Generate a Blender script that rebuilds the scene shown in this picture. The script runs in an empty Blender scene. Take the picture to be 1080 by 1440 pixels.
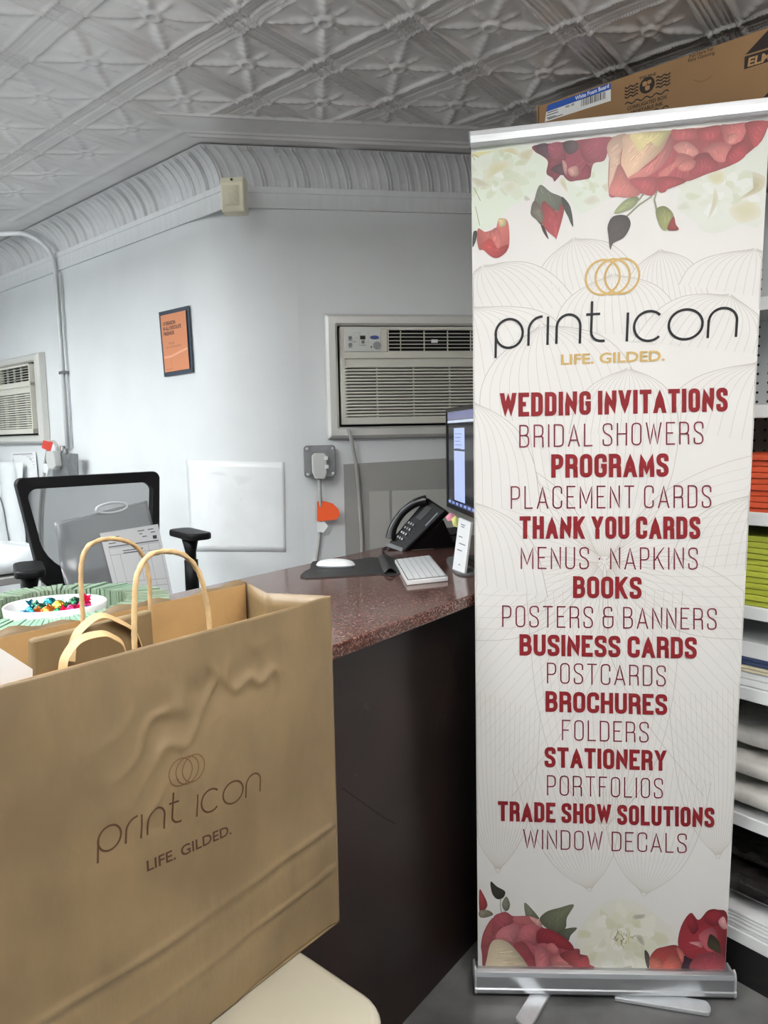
import bpy, math, random
import numpy as np
from mathutils import Vector, Matrix, noise as mnoise
random.seed(7)
S = bpy.context.scene
COL = S.collection
PI = math.pi
# ------------------------------------------------------------------ camera, world, lights, exposure
F = 1040.0
CAMH = 1.40
PITCH, ROLL = math.radians(6.03), math.radians(-1.12)
_f = Vector((0, math.cos(PITCH), -math.sin(PITCH)))
_u0 = Vector((0, math.sin(PITCH), math.cos(PITCH)))
_r = math.cos(ROLL)*Vector((1, 0, 0)) + math.sin(ROLL)*_u0
_u = -math.sin(ROLL)*Vector((1, 0, 0)) + math.cos(ROLL)*_u0
CAM = Vector((0, 0, CAMH))
cd = bpy.data.cameras.new('camera'); cd.sensor_fit = 'VERTICAL'; cd.sensor_height = 36.0; cd.sensor_width = 27.0
cd.lens = 36.0*F/1440.0; cd.clip_start = .02
co = bpy.data.objects.new('camera', cd); COL.objects.link(co)
co.matrix_world = Matrix((( _r.x, _u.x, -_f.x, 0), (_r.y, _u.y, -_f.y, 0), (_r.z, _u.z, -_f.z, CAMH), (0, 0, 0, 1)))
S.camera = co
S.view_settings.view_transform = 'Standard'; S.view_settings.look = 'None'
S.view_settings.gamma = 1; S.view_settings.use_curve_mapping = False
S.view_settings.exposure = 0.0
w = bpy.data.worlds.new('world'); S.world = w; w.use_nodes = True
w.node_tree.nodes['Background'].inputs[0].default_value = (.8, .85, .9, 1)
w.node_tree.nodes['Background'].inputs[1].default_value = .05


def area(name, loc, up, sx, sy, power, color, turn):
    l = bpy.data.lights.new(name, 'AREA'); l.shape = 'RECTANGLE'; l.size = sx; l.size_y = sy
    l.energy = power; l.color = color
    o = bpy.data.objects.new(name, l); COL.objects.link(o); o.location = loc
    o.rotation_euler = (math.pi if up else 0, 0, math.radians(turn))


def tube_light(name, loc, length, down, up, color, turn):
    """a bare hanging batten: it shines down; a stronger uplight is added to brighten the ceiling"""
    area(name, loc, False, length, .2, down, color, turn)
    area(name+'_added_uplight', Vector(loc)+Vector((0, 0, .02)), True, length, .2, up, color, turn)  # upward light added above the batten to lift the ceiling


tube_light('tube_light_over_desk', (-2.45, 2.15, 2.12), 1.5, 44, 90, (.93, .98, 1.0), 137)
tube_light('added_light_over_counter', (-1.05, .30, 2.12), 1.2, 22, 96, (.96, .99, 1.0), 90)  # unseen lamp, added to brighten the right wall
tube_light('tube_light_over_aisle', (.55, .20, 2.12), 1.2, 11, 78, (1.0, .985, .96), 50)

# ------------------------------------------------------------------ pixel geometry of the measured photograph


def ray(x, y): return _f + _r*((x-540)/F) + _u*((720-y)/F)
def atZ(x, y, z): d = ray(x, y); return CAM + d*((z-CAMH)/d.z)
def atD(x, y, t): return CAM + ray(x, y)*t


def atP(x, y, p0, n):
    d = ray(x, y); n = Vector(n)
    return CAM + d*((Vector(p0)-CAM).dot(n)/d.dot(n))


def proj(P):
    v = Vector(P)-CAM; k = v.dot(_f)
    return 540+F*v.dot(_r)/k, 720-F*v.dot(_u)/k


# ------------------------------------------------------------------ materials
def lin(c):
    out = []
    for v in c[:3]:
        v = v/255.0
        out.append(v/12.92 if v <= .04045 else ((v+.055)/1.055)**2.4)
    return (*out, 1.0)


def mat(name, rgb, rough=.5, metal=0, var=0, vscale=8, bump=0, bscale=60, spec=.5, coat=0, alpha=1, rgb2=None, emit=0, detail=4, stretch=None):
    m = bpy.data.materials.new(name); m.use_nodes = True
    nt = m.node_tree; b = nt.nodes['Principled BSDF']
    b.inputs['Base Color'].default_value = lin(rgb); b.inputs['Roughness'].default_value = rough
    b.inputs['Metallic'].default_value = metal; b.inputs['Specular IOR Level'].default_value = spec
    b.inputs['Coat Weight'].default_value = coat; b.inputs['Coat Roughness'].default_value = .08
    b.inputs['Alpha'].default_value = alpha
    if emit:
        b.inputs['Emission Color'].default_value = lin(rgb); b.inputs['Emission Strength'].default_value = emit
    tc = nt.nodes.new('ShaderNodeTexCoord'); src = tc.outputs['Object']
    if stretch:
        mp = nt.nodes.new('ShaderNodeMapping'); mp.inputs['Scale'].default_value = stretch
        nt.links.new(src, mp.inputs[0]); src = mp.outputs[0]
    if var or rgb2:
        n = nt.nodes.new('ShaderNodeTexNoise'); n.inputs['Scale'].default_value = vscale; n.inputs['Detail'].default_value = detail
        nt.links.new(src, n.inputs['Vector'])
        r = nt.nodes.new('ShaderNodeValToRGB')
        r.color_ramp.elements[0].position = .35; r.color_ramp.elements[1].position = .65
        c2 = rgb2 or [max(0, c*(1-var)) for c in rgb]
        r.color_ramp.elements[0].color = lin(c2); r.color_ramp.elements[1].color = lin(rgb)
        nt.links.new(n.outputs['Fac'], r.inputs[0]); nt.links.new(r.outputs[0], b.inputs['Base Color'])
    if bump:
        n2 = nt.nodes.new('ShaderNodeTexNoise'); n2.inputs['Scale'].default_value = bscale; n2.inputs['Detail'].default_value = 5
        nt.links.new(src, n2.inputs['Vector'])
        bp = nt.nodes.new('ShaderNodeBump'); bp.inputs['Strength'].default_value = bump; bp.inputs['Distance'].default_value = .01
        nt.links.new(n2.outputs['Fac'], bp.inputs['Height']); nt.links.new(bp.outputs[0], b.inputs['Normal'])
    return m


def printmat(name, rough=.45, emit=0, spec=.4):
    m = bpy.data.materials.new(name); m.use_nodes = True
    nt = m.node_tree; b = nt.nodes['Principled BSDF']
    a = nt.nodes.new('ShaderNodeAttribute'); a.attribute_name = 'Col'
    nt.links.new(a.outputs['Color'], b.inputs['Base Color'])
    b.inputs['Roughness'].default_value = rough; b.inputs['Specular IOR Level'].default_value = spec
    if emit:
        nt.links.new(a.outputs['Color'], b.inputs['Emission Color']); b.inputs['Emission Strength'].default_value = emit
        b.inputs['Base Color'].default_value = (0, 0, 0, 1)
    return m


def granite():
    m = bpy.data.materials.new('red_brown_granite'); m.use_nodes = True
    nt = m.node_tree; b = nt.nodes['Principled BSDF']
    tc = nt.nodes.new('ShaderNodeTexCoord')
    v = nt.nodes.new('ShaderNodeTexVoronoi'); v.inputs['Scale'].default_value = 340
    n = nt.nodes.new('ShaderNodeTexNoise'); n.inputs['Scale'].default_value = 170; n.inputs['Detail'].default_value = 6
    for q in (v, n): nt.links.new(tc.outputs['Object'], q.inputs['Vector'])
    r = nt.nodes.new('ShaderNodeValToRGB'); e = r.color_ramp.elements
    e[0].color = lin((50, 31, 27)); e[0].position = .2; e[1].color = lin((166, 130, 116)); e[1].position = .95
    x = e.new(.55); x.color = lin((84, 54, 48))
    mx = nt.nodes.new('ShaderNodeMix'); mx.data_type = 'FLOAT'; mx.inputs[0].default_value = .5
    sp = nt.nodes.new('ShaderNodeSeparateColor'); nt.links.new(v.outputs['Color'], sp.inputs[0])
    nt.links.new(sp.outputs[0], mx.inputs[2]); nt.links.new(n.outputs['Fac'], mx.inputs[3])
    nt.links.new(mx.outputs[0], r.inputs[0]); nt.links.new(r.outputs[0], b.inputs['Base Color'])
    b.inputs['Roughness'].default_value = .12; b.inputs['Specular IOR Level'].default_value = .45
    return m


def veil(name, rgb, k, rough=.4, gloss=.15):
    """see-through film or mesh: part transparent, part diffuse, a little gloss"""
    m = bpy.data.materials.new(name); m.use_nodes = True
    nt = m.node_tree; nt.nodes.clear()
    o = nt.nodes.new('ShaderNodeOutputMaterial'); t = nt.nodes.new('ShaderNodeBsdfTransparent')
    p = nt.nodes.new('ShaderNodeBsdfPrincipled'); p.inputs['Base Color'].default_value = lin(rgb); p.inputs['Roughness'].default_value = rough
    p.inputs['Specular IOR Level'].default_value = gloss
    mx = nt.nodes.new('ShaderNodeMixShader'); mx.inputs[0].default_value = k
    nt.links.new(t.outputs[0], mx.inputs[1]); nt.links.new(p.outputs[0], mx.inputs[2]); nt.links.new(mx.outputs[0], o.inputs[0])
    return m


M = dict(
    wall=mat('white_wall_paint', (222, 225, 226), .45, var=.03, vscale=3, bump=.08, bscale=25),
    tin=mat('painted_pressed_tin', (206, 204, 202), .24, metal=.18, var=.06, vscale=5, bump=.10, bscale=18, spec=.8),
    cove=mat('painted_tin_cove', (196, 197, 198), .4, var=.05, vscale=9, bump=.1, bscale=40),
    trim=mat('white_trim_paint', (214, 216, 217), .4, var=.03, vscale=12, stretch=(4, 4, .6)),
    floor=mat('dark_floor_tile', (112, 112, 111), .3, rgb2=(74, 74, 75), vscale=5, bump=.05, bscale=12),
    granite=granite(),
    panel=mat('dark_stone_panel', (42, 29, 26), .36, rgb2=(29, 21, 19), vscale=4, bump=.05, bscale=8, detail=8),
    kraft=mat('kraft_paper', (126, 106, 76), .42, var=.10, vscale=14, bump=.1, bscale=45, spec=.45, stretch=(1, 1, .5)),
    kraft_in=mat('kraft_paper_inside', (178, 142, 94), .6, var=.06, vscale=14, bump=.08, bscale=50),
    cord=mat('twisted_paper_cord', (200, 168, 122), .6, var=.15, vscale=40),
    strap=mat('flat_paper_strap', (192, 162, 118), .6),
    alu=mat('brushed_aluminium', (228, 231, 234), .42, .7, stretch=(1, 1, 30), var=.06, vscale=20),
    alub=mat('anodised_aluminium', (196, 199, 203), .3, .9),
    alud=mat('grey_plastic_end', (120, 124, 130), .4),
    black=mat('black_plastic', (14, 14, 16), .5, spec=.25, bump=.03, bscale=200),
    blacks=mat('black_gloss_plastic', (14, 14, 16), .3),
    blackm=mat('black_rubber', (36, 35, 35), .55, bump=.1, bscale=90),
    dark=mat('dark_cavity', (18, 18, 18), .8),
    acw=mat('beige_plastic', (205, 203, 192), .4, var=.02, vscale=6),
    acf=mat('glossy_sleeve_plastic', (202, 202, 197), .2, var=.02, vscale=6),
    acp=mat('control_panel_plastic', (196, 199, 194), .4),
    grey=mat('grey_print', (96, 98, 100), .5),
    blue=mat('blue_oval', (40, 62, 130), .35),
    chrome=mat('chrome', (200, 200, 200), .2, 1),
    galv=mat('galvanised_steel', (138, 140, 142), .42, .7, var=.12, vscale=30),
    plug=mat('pale_grey_rubber', (186, 187, 184), .45),
    cable=mat('grey_cable', (168, 167, 164), .5),
    orange=mat('orange_tag_vinyl', (222, 84, 30), .35),
    redtag=mat('red_tag_vinyl', (206, 58, 40), .4),
    white=mat('white_plastic', (236, 237, 238), .3),
    paper=mat('white_paper', (232, 233, 234), .6, var=.02, vscale=6, bump=.06, bscale=10),
    sensor=mat('ivory_plastic', (224, 219, 194), .4),
    sensorl=mat('ivory_lens', (208, 203, 178), .3, bump=.2, bscale=120),
    pipe=mat('painted_conduit', (208, 210, 211), .35),
    poster_f=mat('navy_frame', (40, 52, 70), .35),
    board=mat('grey_board', (150, 149, 146), .5, var=.03, vscale=6),
    boardl=mat('pale_grey_board', (176, 175, 170), .5),
    ceramic=mat('white_ceramic', (240, 240, 238), .18, coat=.4),
    green=mat('mint_card', (132, 168, 146), .5, rgb2=(118, 130, 108), vscale=2.2),
    wood=mat('brown_tray_wood', (150, 112, 80), .5, var=.2, vscale=10, stretch=(1, 8, 1)),
    steel=mat('grey_shelf_steel', (188, 190, 190), .4, var=.03, vscale=5),
    steelw=mat('white_shelf_lip', (226, 228, 228), .3),
    steeld=mat('brown_grey_back_panel', (110, 102, 96), .5),
    kick=mat('black_kick_plate', (20, 20, 20), .5),
    cream=mat('cream_vinyl', (162, 156, 140), .2, var=.04, vscale=5, bump=.06, bscale=12, coat=.3),
    card=mat('brown_cardboard', (150, 115, 76), .65, var=.06, vscale=5, bump=.05, bscale=80),
    screen=printmat('monitor_picture', .12, .6),
    pr=printmat('printed_ink', .42), prm=printmat('printed_ink_matt', .6), banner=mat('banner_film', (220, 218, 215), .42, spec=.35),
    mesh=veil('black_chair_mesh', (44, 45, 48), .62, .7, .1),
    film=veil('clear_plastic_film', (150, 153, 156), .55, .15, .8),
    wrap=mat('clear_wrap_over_white', (236, 236, 232), .15, rgb2=(196, 194, 188), vscale=9, bump=.5, bscale=9, coat=.5),
    wrapd=mat('clear_wrap_over_dark', (70, 66, 64), .15, rgb2=(24, 22, 22), vscale=9, bump=.5, bscale=9, coat=.5),
    poly=mat('white_polythene', (232, 236, 238), .25, bump=.3, bscale=9, var=.04, vscale=6),
    frost=mat('white_plastic_sheet', (238, 240, 241), .3, rgb2=(228, 230, 231), vscale=6),
)

# ------------------------------------------------------------------ mesh builder


class MB:
    def __init__(s): s.v = []; s.f = []; s.m = []; s.c = {}

    def add(s, verts, faces, mi=0, cols=None):
        k = len(s.v)
        s.v += [Vector(p) for p in verts]
        for fc in faces: s.f.append([i+k for i in fc]); s.m.append(mi)
        if cols:
            for i, c in enumerate(cols): s.c[k+i] = c
        return s

    def hexa(s, p, mi=0):      # 8 points: bottom loop 0-3, top loop 4-7
        return s.add(p, [(3, 2, 1, 0), (4, 5, 6, 7), (0, 1, 5, 4), (1, 2, 6, 5), (2, 3, 7, 6), (3, 0, 4, 7)], mi)

    def box(s, c, ax, ay, az, hx, hy, hz, mi=0):
        c = Vector(c); X = Vector(ax)*hx; Y = Vector(ay)*hy; Zv = Vector(az)*hz
        return s.hexa([c-X-Y-Zv, c+X-Y-Zv, c+X+Y-Zv, c-X+Y-Zv, c-X-Y+Zv, c+X-Y+Zv, c+X+Y+Zv, c-X+Y+Zv], mi)

    def prism(s, poly, d, mi=0):   # poly: 3-D loop, d: extrude vector
        n = len(poly); P = [Vector(p) for p in poly]; d = Vector(d)
        return s.add(P+[p+d for p in P], [list(range(n))[::-1], [i+n for i in range(n)]]+[(i, (i+1) % n, (i+1) % n+n, i+n) for i in range(n)], mi)

    def ring(s, outer, inner, d, mi=0):
        n = len(outer); d = Vector(d); O = [Vector(p) for p in outer]; I = [Vector(p) for p in inner]
        V = O+I+[p+d for p in O]+[p+d for p in I]; fs = []
        for i in range(n):
            j = (i+1) % n
            fs += [(i, j, n+j, n+i), (2*n+i, 3*n+i, 3*n+j, 2*n+j), (i, 2*n+i, 2*n+j, j), (n+i, n+j, 3*n+j, 3*n+i)]
        return s.add(V, fs, mi)

    def tube(s, pts, r, n=10, mi=0, closed=False, lobes=0, twist=0, cap=True, flat=None):
        P = [Vector(p) for p in pts]; m = len(P); V = []; prev = None; L = 0
        for i in range(m):
            t = (P[(i+1) % m]-P[i-1]) if closed else (P[min(i+1, m-1)]-P[max(i-1, 0)])
            t.normalize()
            if prev is None:
                a = Vector((0, 0, 1)) if abs(t.z) < .9 else Vector((1, 0, 0)); nn = (a-t*a.dot(t)).normalized()
            else: nn = (prev-t*prev.dot(t)).normalized()
            prev = nn; bb = t.cross(nn)
            if i: L += (P[i]-P[i-1]).length
            rr = r[i] if isinstance(r, (list, tuple)) else r
            for k in range(n):
                a = 2*PI*k/n; q = rr*(1+(.16*math.cos(lobes*a+twist*L) if lobes else 0))
                V.append(P[i]+nn*(math.cos(a)*q*(flat or 1))+bb*(math.sin(a)*q))
        fs = []
        for i in range(m if closed else m-1):
            for k in range(n):
                a, b = i*n+k, i*n+(k+1) % n; c, d2 = ((i+1) % m)*n+(k+1) % n, ((i+1) % m)*n+k
                fs.append((a, b, c, d2))
        if not closed and cap: fs += [list(range(n))[::-1], [(m-1)*n+k for k in range(n)]]
        return s.add(V, fs, mi)

    def lathe(s, c, prof, n=48, sx=1, sy=1, rot=0, mi=0, cap=True):   # prof: (r,z)
        c = Vector(c); V = []; m = len(prof)
        for r, z in prof:
            for k in range(n):
                a = 2*PI*k/n; x, y = r*sx*math.cos(a), r*sy*math.sin(a)
                V.append(c+Vector((x*math.cos(rot)-y*math.sin(rot), x*math.sin(rot)+y*math.cos(rot), z)))
        fs = [(i*n+k, i*n+(k+1) % n, (i+1)*n+(k+1) % n, (i+1)*n+k) for i in range(m-1) for k in range(n)]
        if cap: fs += [list(range(n))[::-1], [(m-1)*n+k for k in range(n)]]
        return s.add(V, fs, mi)

    def grid(s, fn, nu, nv, mi=0):
        V = [fn(i/nu, j/nv) for j in range(nv+1) for i in range(nu+1)]
        fs = [(j*(nu+1)+i, j*(nu+1)+i+1, (j+1)*(nu+1)+i+1, (j+1)*(nu+1)+i) for j in range(nv) for i in range(nu)]
        return s.add(V, fs, mi)

    def build(s, name, mats, parent=None, smooth=False, bevel=0, solid=0, origin=None, sub=0, seg=2):
        mats = mats if isinstance(mats, (list, tuple)) else [mats]
        if parent is not None: o0 = Vector(WL[parent.name])
        elif origin is not None: o0 = Vector(origin)
        else:
            xs = [p.x for p in s.v]; ys = [p.y for p in s.v]; zs = [p.z for p in s.v]
            o0 = Vector(((min(xs)+max(xs))/2, (min(ys)+max(ys))/2, min(zs)))
        me = bpy.data.meshes.new(name)
        me.from_pydata([p-o0 for p in s.v], [], s.f)
        for mm in mats: me.materials.append(mm)
        me.polygons.foreach_set('material_index', s.m)
        if s.c:
            at = me.color_attributes.new('Col', 'FLOAT_COLOR', 'POINT')
            buf = np.ones(len(s.v)*4, dtype=np.float32)
            for i, c in s.c.items(): buf[4*i:4*i+4] = lin(c)
            at.data.foreach_set('color', buf)
        if smooth: me.polygons.foreach_set('use_smooth', [True]*len(s.f))
        me.update()
        o = bpy.data.objects.new(name, me); COL.objects.link(o)
        if parent is not None: o.parent = parent
        else: o.location = o0
        WL[o.name] = o0
        if solid:
            md = o.modifiers.new('thickness', 'SOLIDIFY'); md.thickness = solid; md.offset = 0
        if bevel:
            md = o.modifiers.new('bevel', 'BEVEL'); md.width = bevel; md.segments = seg; md.limit_method = 'ANGLE'; md.angle_limit = math.radians(40)
        if sub:
            md = o.modifiers.new('subdivision', 'SUBSURF'); md.levels = sub; md.render_levels = sub
        return o


WL = {}


def tag(o, label, cat, group=None):
    o['label'] = label; o['category'] = cat
    if group: o['group'] = group
    return o


def thing(name, loc, label, cat, group=None):
    o = bpy.data.objects.new(name, None); COL.objects.link(o); o.location = loc; o.empty_display_size = .05
    WL[o.name] = Vector(loc)
    return tag(o, label, cat, group)


def struct(o): o['kind'] = 'structure'; return o


def copy_thing(o, loc):
    c = o.copy(); COL.objects.link(c); c.location = loc; WL[c.name] = Vector(loc)
    for ch in list(o.children):
        d = ch.copy(); COL.objects.link(d); d.parent = c
    return c


def bez(p0, p1, p2, p3, n=16):
    p0, p1, p2, p3 = map(Vector, (p0, p1, p2, p3))
    return [p0*(1-t)**3+p1*(3*t*(1-t)**2)+p2*(3*t*t*(1-t))+p3*t**3 for t in [i/n for i in range(n+1)]]


def smooth_path(pts, n=8, closed=False):
    P = [Vector(p) for p in pts]; m = len(P); out = []
    for i in range(m if closed else m-1):
        if closed: a, b, c, d = P[i-1], P[i], P[(i+1) % m], P[(i+2) % m]
        else: a, b, c, d = P[max(i-1, 0)], P[i], P[i+1], P[min(i+2, m-1)]
        for k in range(n):
            t = k/n
            out.append(.5*((2*b)+(c-a)*t+(2*a-5*b+4*c-d)*t*t+(3*b-a-3*c+d)*t**3))
    if not closed: out.append(P[-1])
    return out


def rrect(w_, h_, r, n=6):    # rounded rectangle loop centred on 0
    out = []
    for cx, cy, a0 in ((w_/2-r, h_/2-r, 0), (-w_/2+r, h_/2-r, 90), (-w_/2+r, -h_/2+r, 180), (w_/2-r, -h_/2+r, 270)):
        for k in range(n+1):
            a = math.radians(a0+90*k/n); out.append((cx+r*math.cos(a), cy+r*math.sin(a)))
    return out


def nz(x, y, z, s=1): return mnoise.noise(Vector((x*s, y*s, z*s)))


# ------------------------------------------------------------------ lettering: stroke glyphs (cap height 1, x 0..1 across the letter)
R_ = .3
GL = {
 'A': (.46, [[(0, 0), (.5, 1), (1, 0)], [(.17, .27), (.83, .27)]]),
 'B': (.40, [[(0, 0), (0, 1), (.93, 1, R_), (.93, .53, .2), (0, .53)], [(0, 0), (1, 0, R_), (1, .53, .2), (0, .53)]]),
 'C': (.40, [[(1, .66), (1, 1, R_), (0, 1, R_), (0, 0, R_), (1, 0, R_), (1, .34)]]),
 'D': (.40, [[(0, -.0), (0, 1), (1, 1, R_), (1, 0, R_), (0, 0), (0, .1)]]),
 'E': (.35, [[(1, 1), (0, 1), (0, 0), (1, 0)], [(0, .52), (.86, .52)]]),
 'F': (.34, [[(1, 1), (0, 1), (0, 0)], [(0, .5), (.88, .5)]]),
 'G': (.40, [[(1, .68), (1, 1, R_), (0, 1, R_), (0, 0, R_), (1, 0, R_), (1, .48), (.55, .48)]]),
 'H': (.41, [[(0, 0), (0, 1)], [(1, 0), (1, 1)], [(0, .52), (1, .52)]]),
 'I': (.0, [[(.5, 0), (.5, 1)]]),
 'K': (.42, [[(0, 0), (0, 1)], [(1, 1), (.08, .40)], [(.36, .58), (1, 0)]]),
 'L': (.33, [[(0, 1), (0, 0), (1, 0)]]),
 'M': (.54, [[(0, 0), (0, 1), (.5, .2), (1, 1), (1, 0)]]),
 'N': (.42, [[(0, 0), (0, 1), (1, 0), (1, 1)]]),
 'O': (.40, [[(0, .5), (0, 1, R_), (1, 1, R_), (1, 0, R_), (0, 0, R_), (0, .5)]]),
 'P': (.38, [[(0, 0), (0, 1), (1, 1, R_), (1, .43, R_), (0, .43)]]),
 'R': (.40, [[(0, 0), (0, 1), (.97, 1, R_), (.97, .47, .2), (0, .47)], [(.55, .47), (.97, .47, .16), (1, 0)]]),
 'S': (.39, [[(1, .70), (1, 1, R_), (0, 1, R_), (0, .60, .25), (1, .42, .25), (1, 0, R_), (0, 0, R_), (0, .28)]]),
 'T': (.40, [[(0, 1), (1, 1)], [(.5, 0), (.5, 1)]]),
 'U': (.40, [[(0, 1), (0, 0, R_), (1, 0, R_), (1, 1)]]),
 'V': (.45, [[(0, 1), (.5, 0), (1, 1)]]),
 'W': (.66, [[(0, 1), (.25, 0), (.5, .95), (.75, 0), (1, 1)]]),
 'Y': (.44, [[(0, 1), (.5, .42), (1, 1)], [(.5, .42), (.5, 0)]]),
 '&': (.46, [[(1, .52), (1, 0, .28), (0, 0, .28), (0, .54, .22), (.32, .54)], [(.85, .80), (.85, 1, .2), (.08, 1, .25), (.08, .54, .2), (1, .54)]]),
 '.': (.0, [[(.5, -.02), (.5, .10)]]),
 '·': (.0, [[(.5, .42), (.5, .52)]]),
}


def round_poly(pts):
    out = []; n = len(pts)
    for i, p in enumerate(pts):
        q = Vector((p[0], p[1]))
        if len(p) == 3 and 0 < i < n-1:
            a = Vector(pts[i-1][:2])-q; b = Vector(pts[i+1][:2])-q
            ra = min(p[2], a.length*.5); rb = min(p[2], b.length*.5); rr = min(ra, rb)
            A = q+a.normalized()*rr; B = q+b.normalized()*rr
            for k in range(7):
                t = k/6; out.append(A*(1-t)**2+q*2*t*(1-t)+B*t*t)
        else: out.append(q)
    o2 = [out[0]]
    for q in out[1:]:
        if (q-o2[-1]).length > 1e-5: o2.append(q)
    return o2


def ribbon2(pts, wd, closed=False):
    """2-D stroke -> (verts, faces) with mitred joints"""
    P = [Vector((p[0], p[1])) for p in pts]; n = len(P); V = []
    for i in range(n):
        if closed: a, b = P[i]-P[i-1], P[(i+1) % n]-P[i]
        else:
            a = P[i]-P[i-1] if i else P[1]-P[0]
            b = P[i+1]-P[i] if i < n-1 else P[-1]-P[-2]
        a = a.normalized() if a.length > 1e-9 else b.normalized(); b = b.normalized() if b.length > 1e-9 else a
        na, nb = Vector((-a.y, a.x)), Vector((-b.y, b.x)); m = na+nb
        if m.length < .2: m = na
        m.normalize(); k = 1/max(m.dot(na), .55)
        V += [P[i]+m*(wd/2*k), P[i]-m*(wd/2*k)]
    fs = [(2*i, 2*i+1, 2*((i+1) % n)+1, 2*((i+1) % n)) for i in range(n if closed else n-1)]
    return V, fs


def densify(pts, step, closed=False):
    out = []; n = len(pts)
    for i in range(n if closed else n-1):
        a, b = Vector(pts[i][:2]), Vector(pts[(i+1) % n][:2]); k = max(1, int(math.ceil((b-a).length/step)))
        for j in range(k): out.append(a.lerp(b, j/k))
    if not closed: out.append(Vector(pts[-1][:2]))
    return out


def text_strokes(txt, st, total=None, track=.12):
    """list of polylines in cap-height units, stroke st; widths stretched so that the line is `total` long"""
    nat = 0; gaps = 0
    for i, ch in enumerate(txt):
        nat += (.20 if ch == ' ' else GL[ch][0]); gaps += (0 if ch == ' ' else st) + (track if i < len(txt)-1 and ch != ' ' else (.06 if ch == ' ' else 0))
    k = (total-gaps)/nat if total else 1
    x = 0; out = []
    for ch in txt:
        if ch == ' ': x += .20*k+.06; continue
        wd, sts = GL[ch]; wd *= k
        for stt in sts:
            pts = []
            for p in stt:
                X = x+st/2+wd*p[0] if wd else x+st/2
                Y = st/2+p[1]*(1-st)
                if p is stt[0] or p is stt[-1]:      # free ends run out to the full letter box
                    nb = stt[1] if p is stt[0] else stt[-2]
                    if nb[1] == p[1]: X += (st/2 if p[0] > nb[0] else -st/2) if p[0] in (0, 1) else 0
                    elif p[1] in (0, 1): Y = p[1]+(0 if nb[0] == p[0] else (.08 if p[1] else -.08)); X += 0 if nb[0] == p[0] else (p[0]-nb[0])*.04
                pts.append((X, Y)+((p[2]*min(1, k),) if len(p) == 3 else ()))
            rp = round_poly(pts)
            # square off the free ends to the full cap height
            out.append(rp)
        x += wd+st+track
    return out


def font_mesh(txt, bold=0.0):
    cu = bpy.data.curves.new('lettering', 'FONT'); cu.body = txt; cu.size = 1; cu.offset = bold; cu.resolution_u = 3
    ob = bpy.data.objects.new('lettering', cu); COL.objects.link(ob)
    bpy.context.view_layer.update()
    dg = bpy.context.evaluated_depsgraph_get()
    me = bpy.data.meshes.new_from_object(ob.evaluated_get(dg))
    V = [Vector((v.co.x, v.co.y)) for v in me.vertices]; fs = [list(p.vertices) for p in me.polygons]
    bpy.data.objects.remove(ob); bpy.data.meshes.remove(me); bpy.data.curves.remove(cu)
    return V, fs


class Ink:
    """flat print laid on a surface fn(u, v, lift); a shape sits one film above whatever it overlaps"""
    def __init__(s, fn, gap=3e-5, base=1.5e-4): s.fn = fn; s.base = base; s.gap = gap; s.mb = MB(); s.lim = None; s.boxes = []; s.floor = 0; s.hold = None
    def top(s): s.floor = max([b[4] for b in s.boxes]+[0])+1

    def raw(s, V, fs, col):
        if s.lim: V = [(min(max(p[0], s.lim[0]), s.lim[1]), min(max(p[1], s.lim[2]), s.lim[3])) for p in V]
        cols = col if isinstance(col[0], (list, tuple)) else [col]*len(V)
        xs = [p[0] for p in V]; ys = [p[1] for p in V]; B = (min(xs), max(xs), min(ys), max(ys))
        if s.hold is not None: L = s.hold
        else: L = max([s.floor]+[b[4]+1 for b in s.boxes if b[0] < B[1] and b[1] > B[0] and b[2] < B[3] and b[3] > B[2]])
        s.boxes.append(B+(L,)); s.last = L
        s.mb.add([s.fn(p[0], p[1], s.base+s.gap*L) for p in V], fs, 0, cols)

    def line(s, pts, wd, col, closed=False, step=.03):
        V, fs = ribbon2(densify(pts, step, closed), wd, closed); s.raw(V, fs, col)

    def blob(s, pts, cc, ce=None, sm=True, step=.02, tone=None):
        """filled star-shaped outline, colour cc in the middle to ce at the rim"""
        ce = ce or cc
        if sm: pts = smooth_path([Vector((p[0], p[1])) for p in pts], 5, True)
        pts = densify(pts, step, True)
        c = sum((Vector(p[:2]) for p in pts), Vector((0, 0)))/len(pts)
        n = len(pts); R = max((Vector(p)-c).length for p in pts); nr = max(2, int(math.ceil(R/.03)))
        V = [c]; cols = [cc]
        for r in range(1, nr+1):
            t = r/nr
            for p in pts:
                V.append(c.lerp(p, t)); cols.append([cc[q]*(1-t*t)+ce[q]*t*t for q in range(3)])
        fs = [(0, 1+i, 1+(i+1) % n) for i in range(n)]
        for r in range(nr-1):
            a = 1+r*n; b = a+n
            fs += [(a+i, b+i, b+(i+1) % n, a+(i+1) % n) for i in range(n)]
        if tone: cols = [tuple(min(250, max(0, v*(1+(Vector(p)-tone[0]).dot(tone[1])/tone[2]))) for v in cl) for p, cl in zip(V, cols)]
        s.raw(V, fs, cols)


def unproject(fn, u0=.3, v0=1.0):
    """inverse of a surface fn(u,v,lift) seen from the photograph's viewpoint"""
    def inv(x, y):
        u, v = u0, v0
        for _ in range(7):
            a = proj(fn(u, v, 0)); b = proj(fn(u+1e-3, v, 0)); c = proj(fn(u, v+1e-3, 0))
            A, B, Cc, D = (b[0]-a[0])*1e3, (c[0]-a[0])*1e3, (b[1]-a[1])*1e3, (c[1]-a[1])*1e3
            ex, ey = x-a[0], y-a[1]; det = A*D-B*Cc
            u += (ex*D-B*ey)/det; v += (A*ey-Cc*ex)/det
        return Vector((u, v))
    return inv


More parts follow.
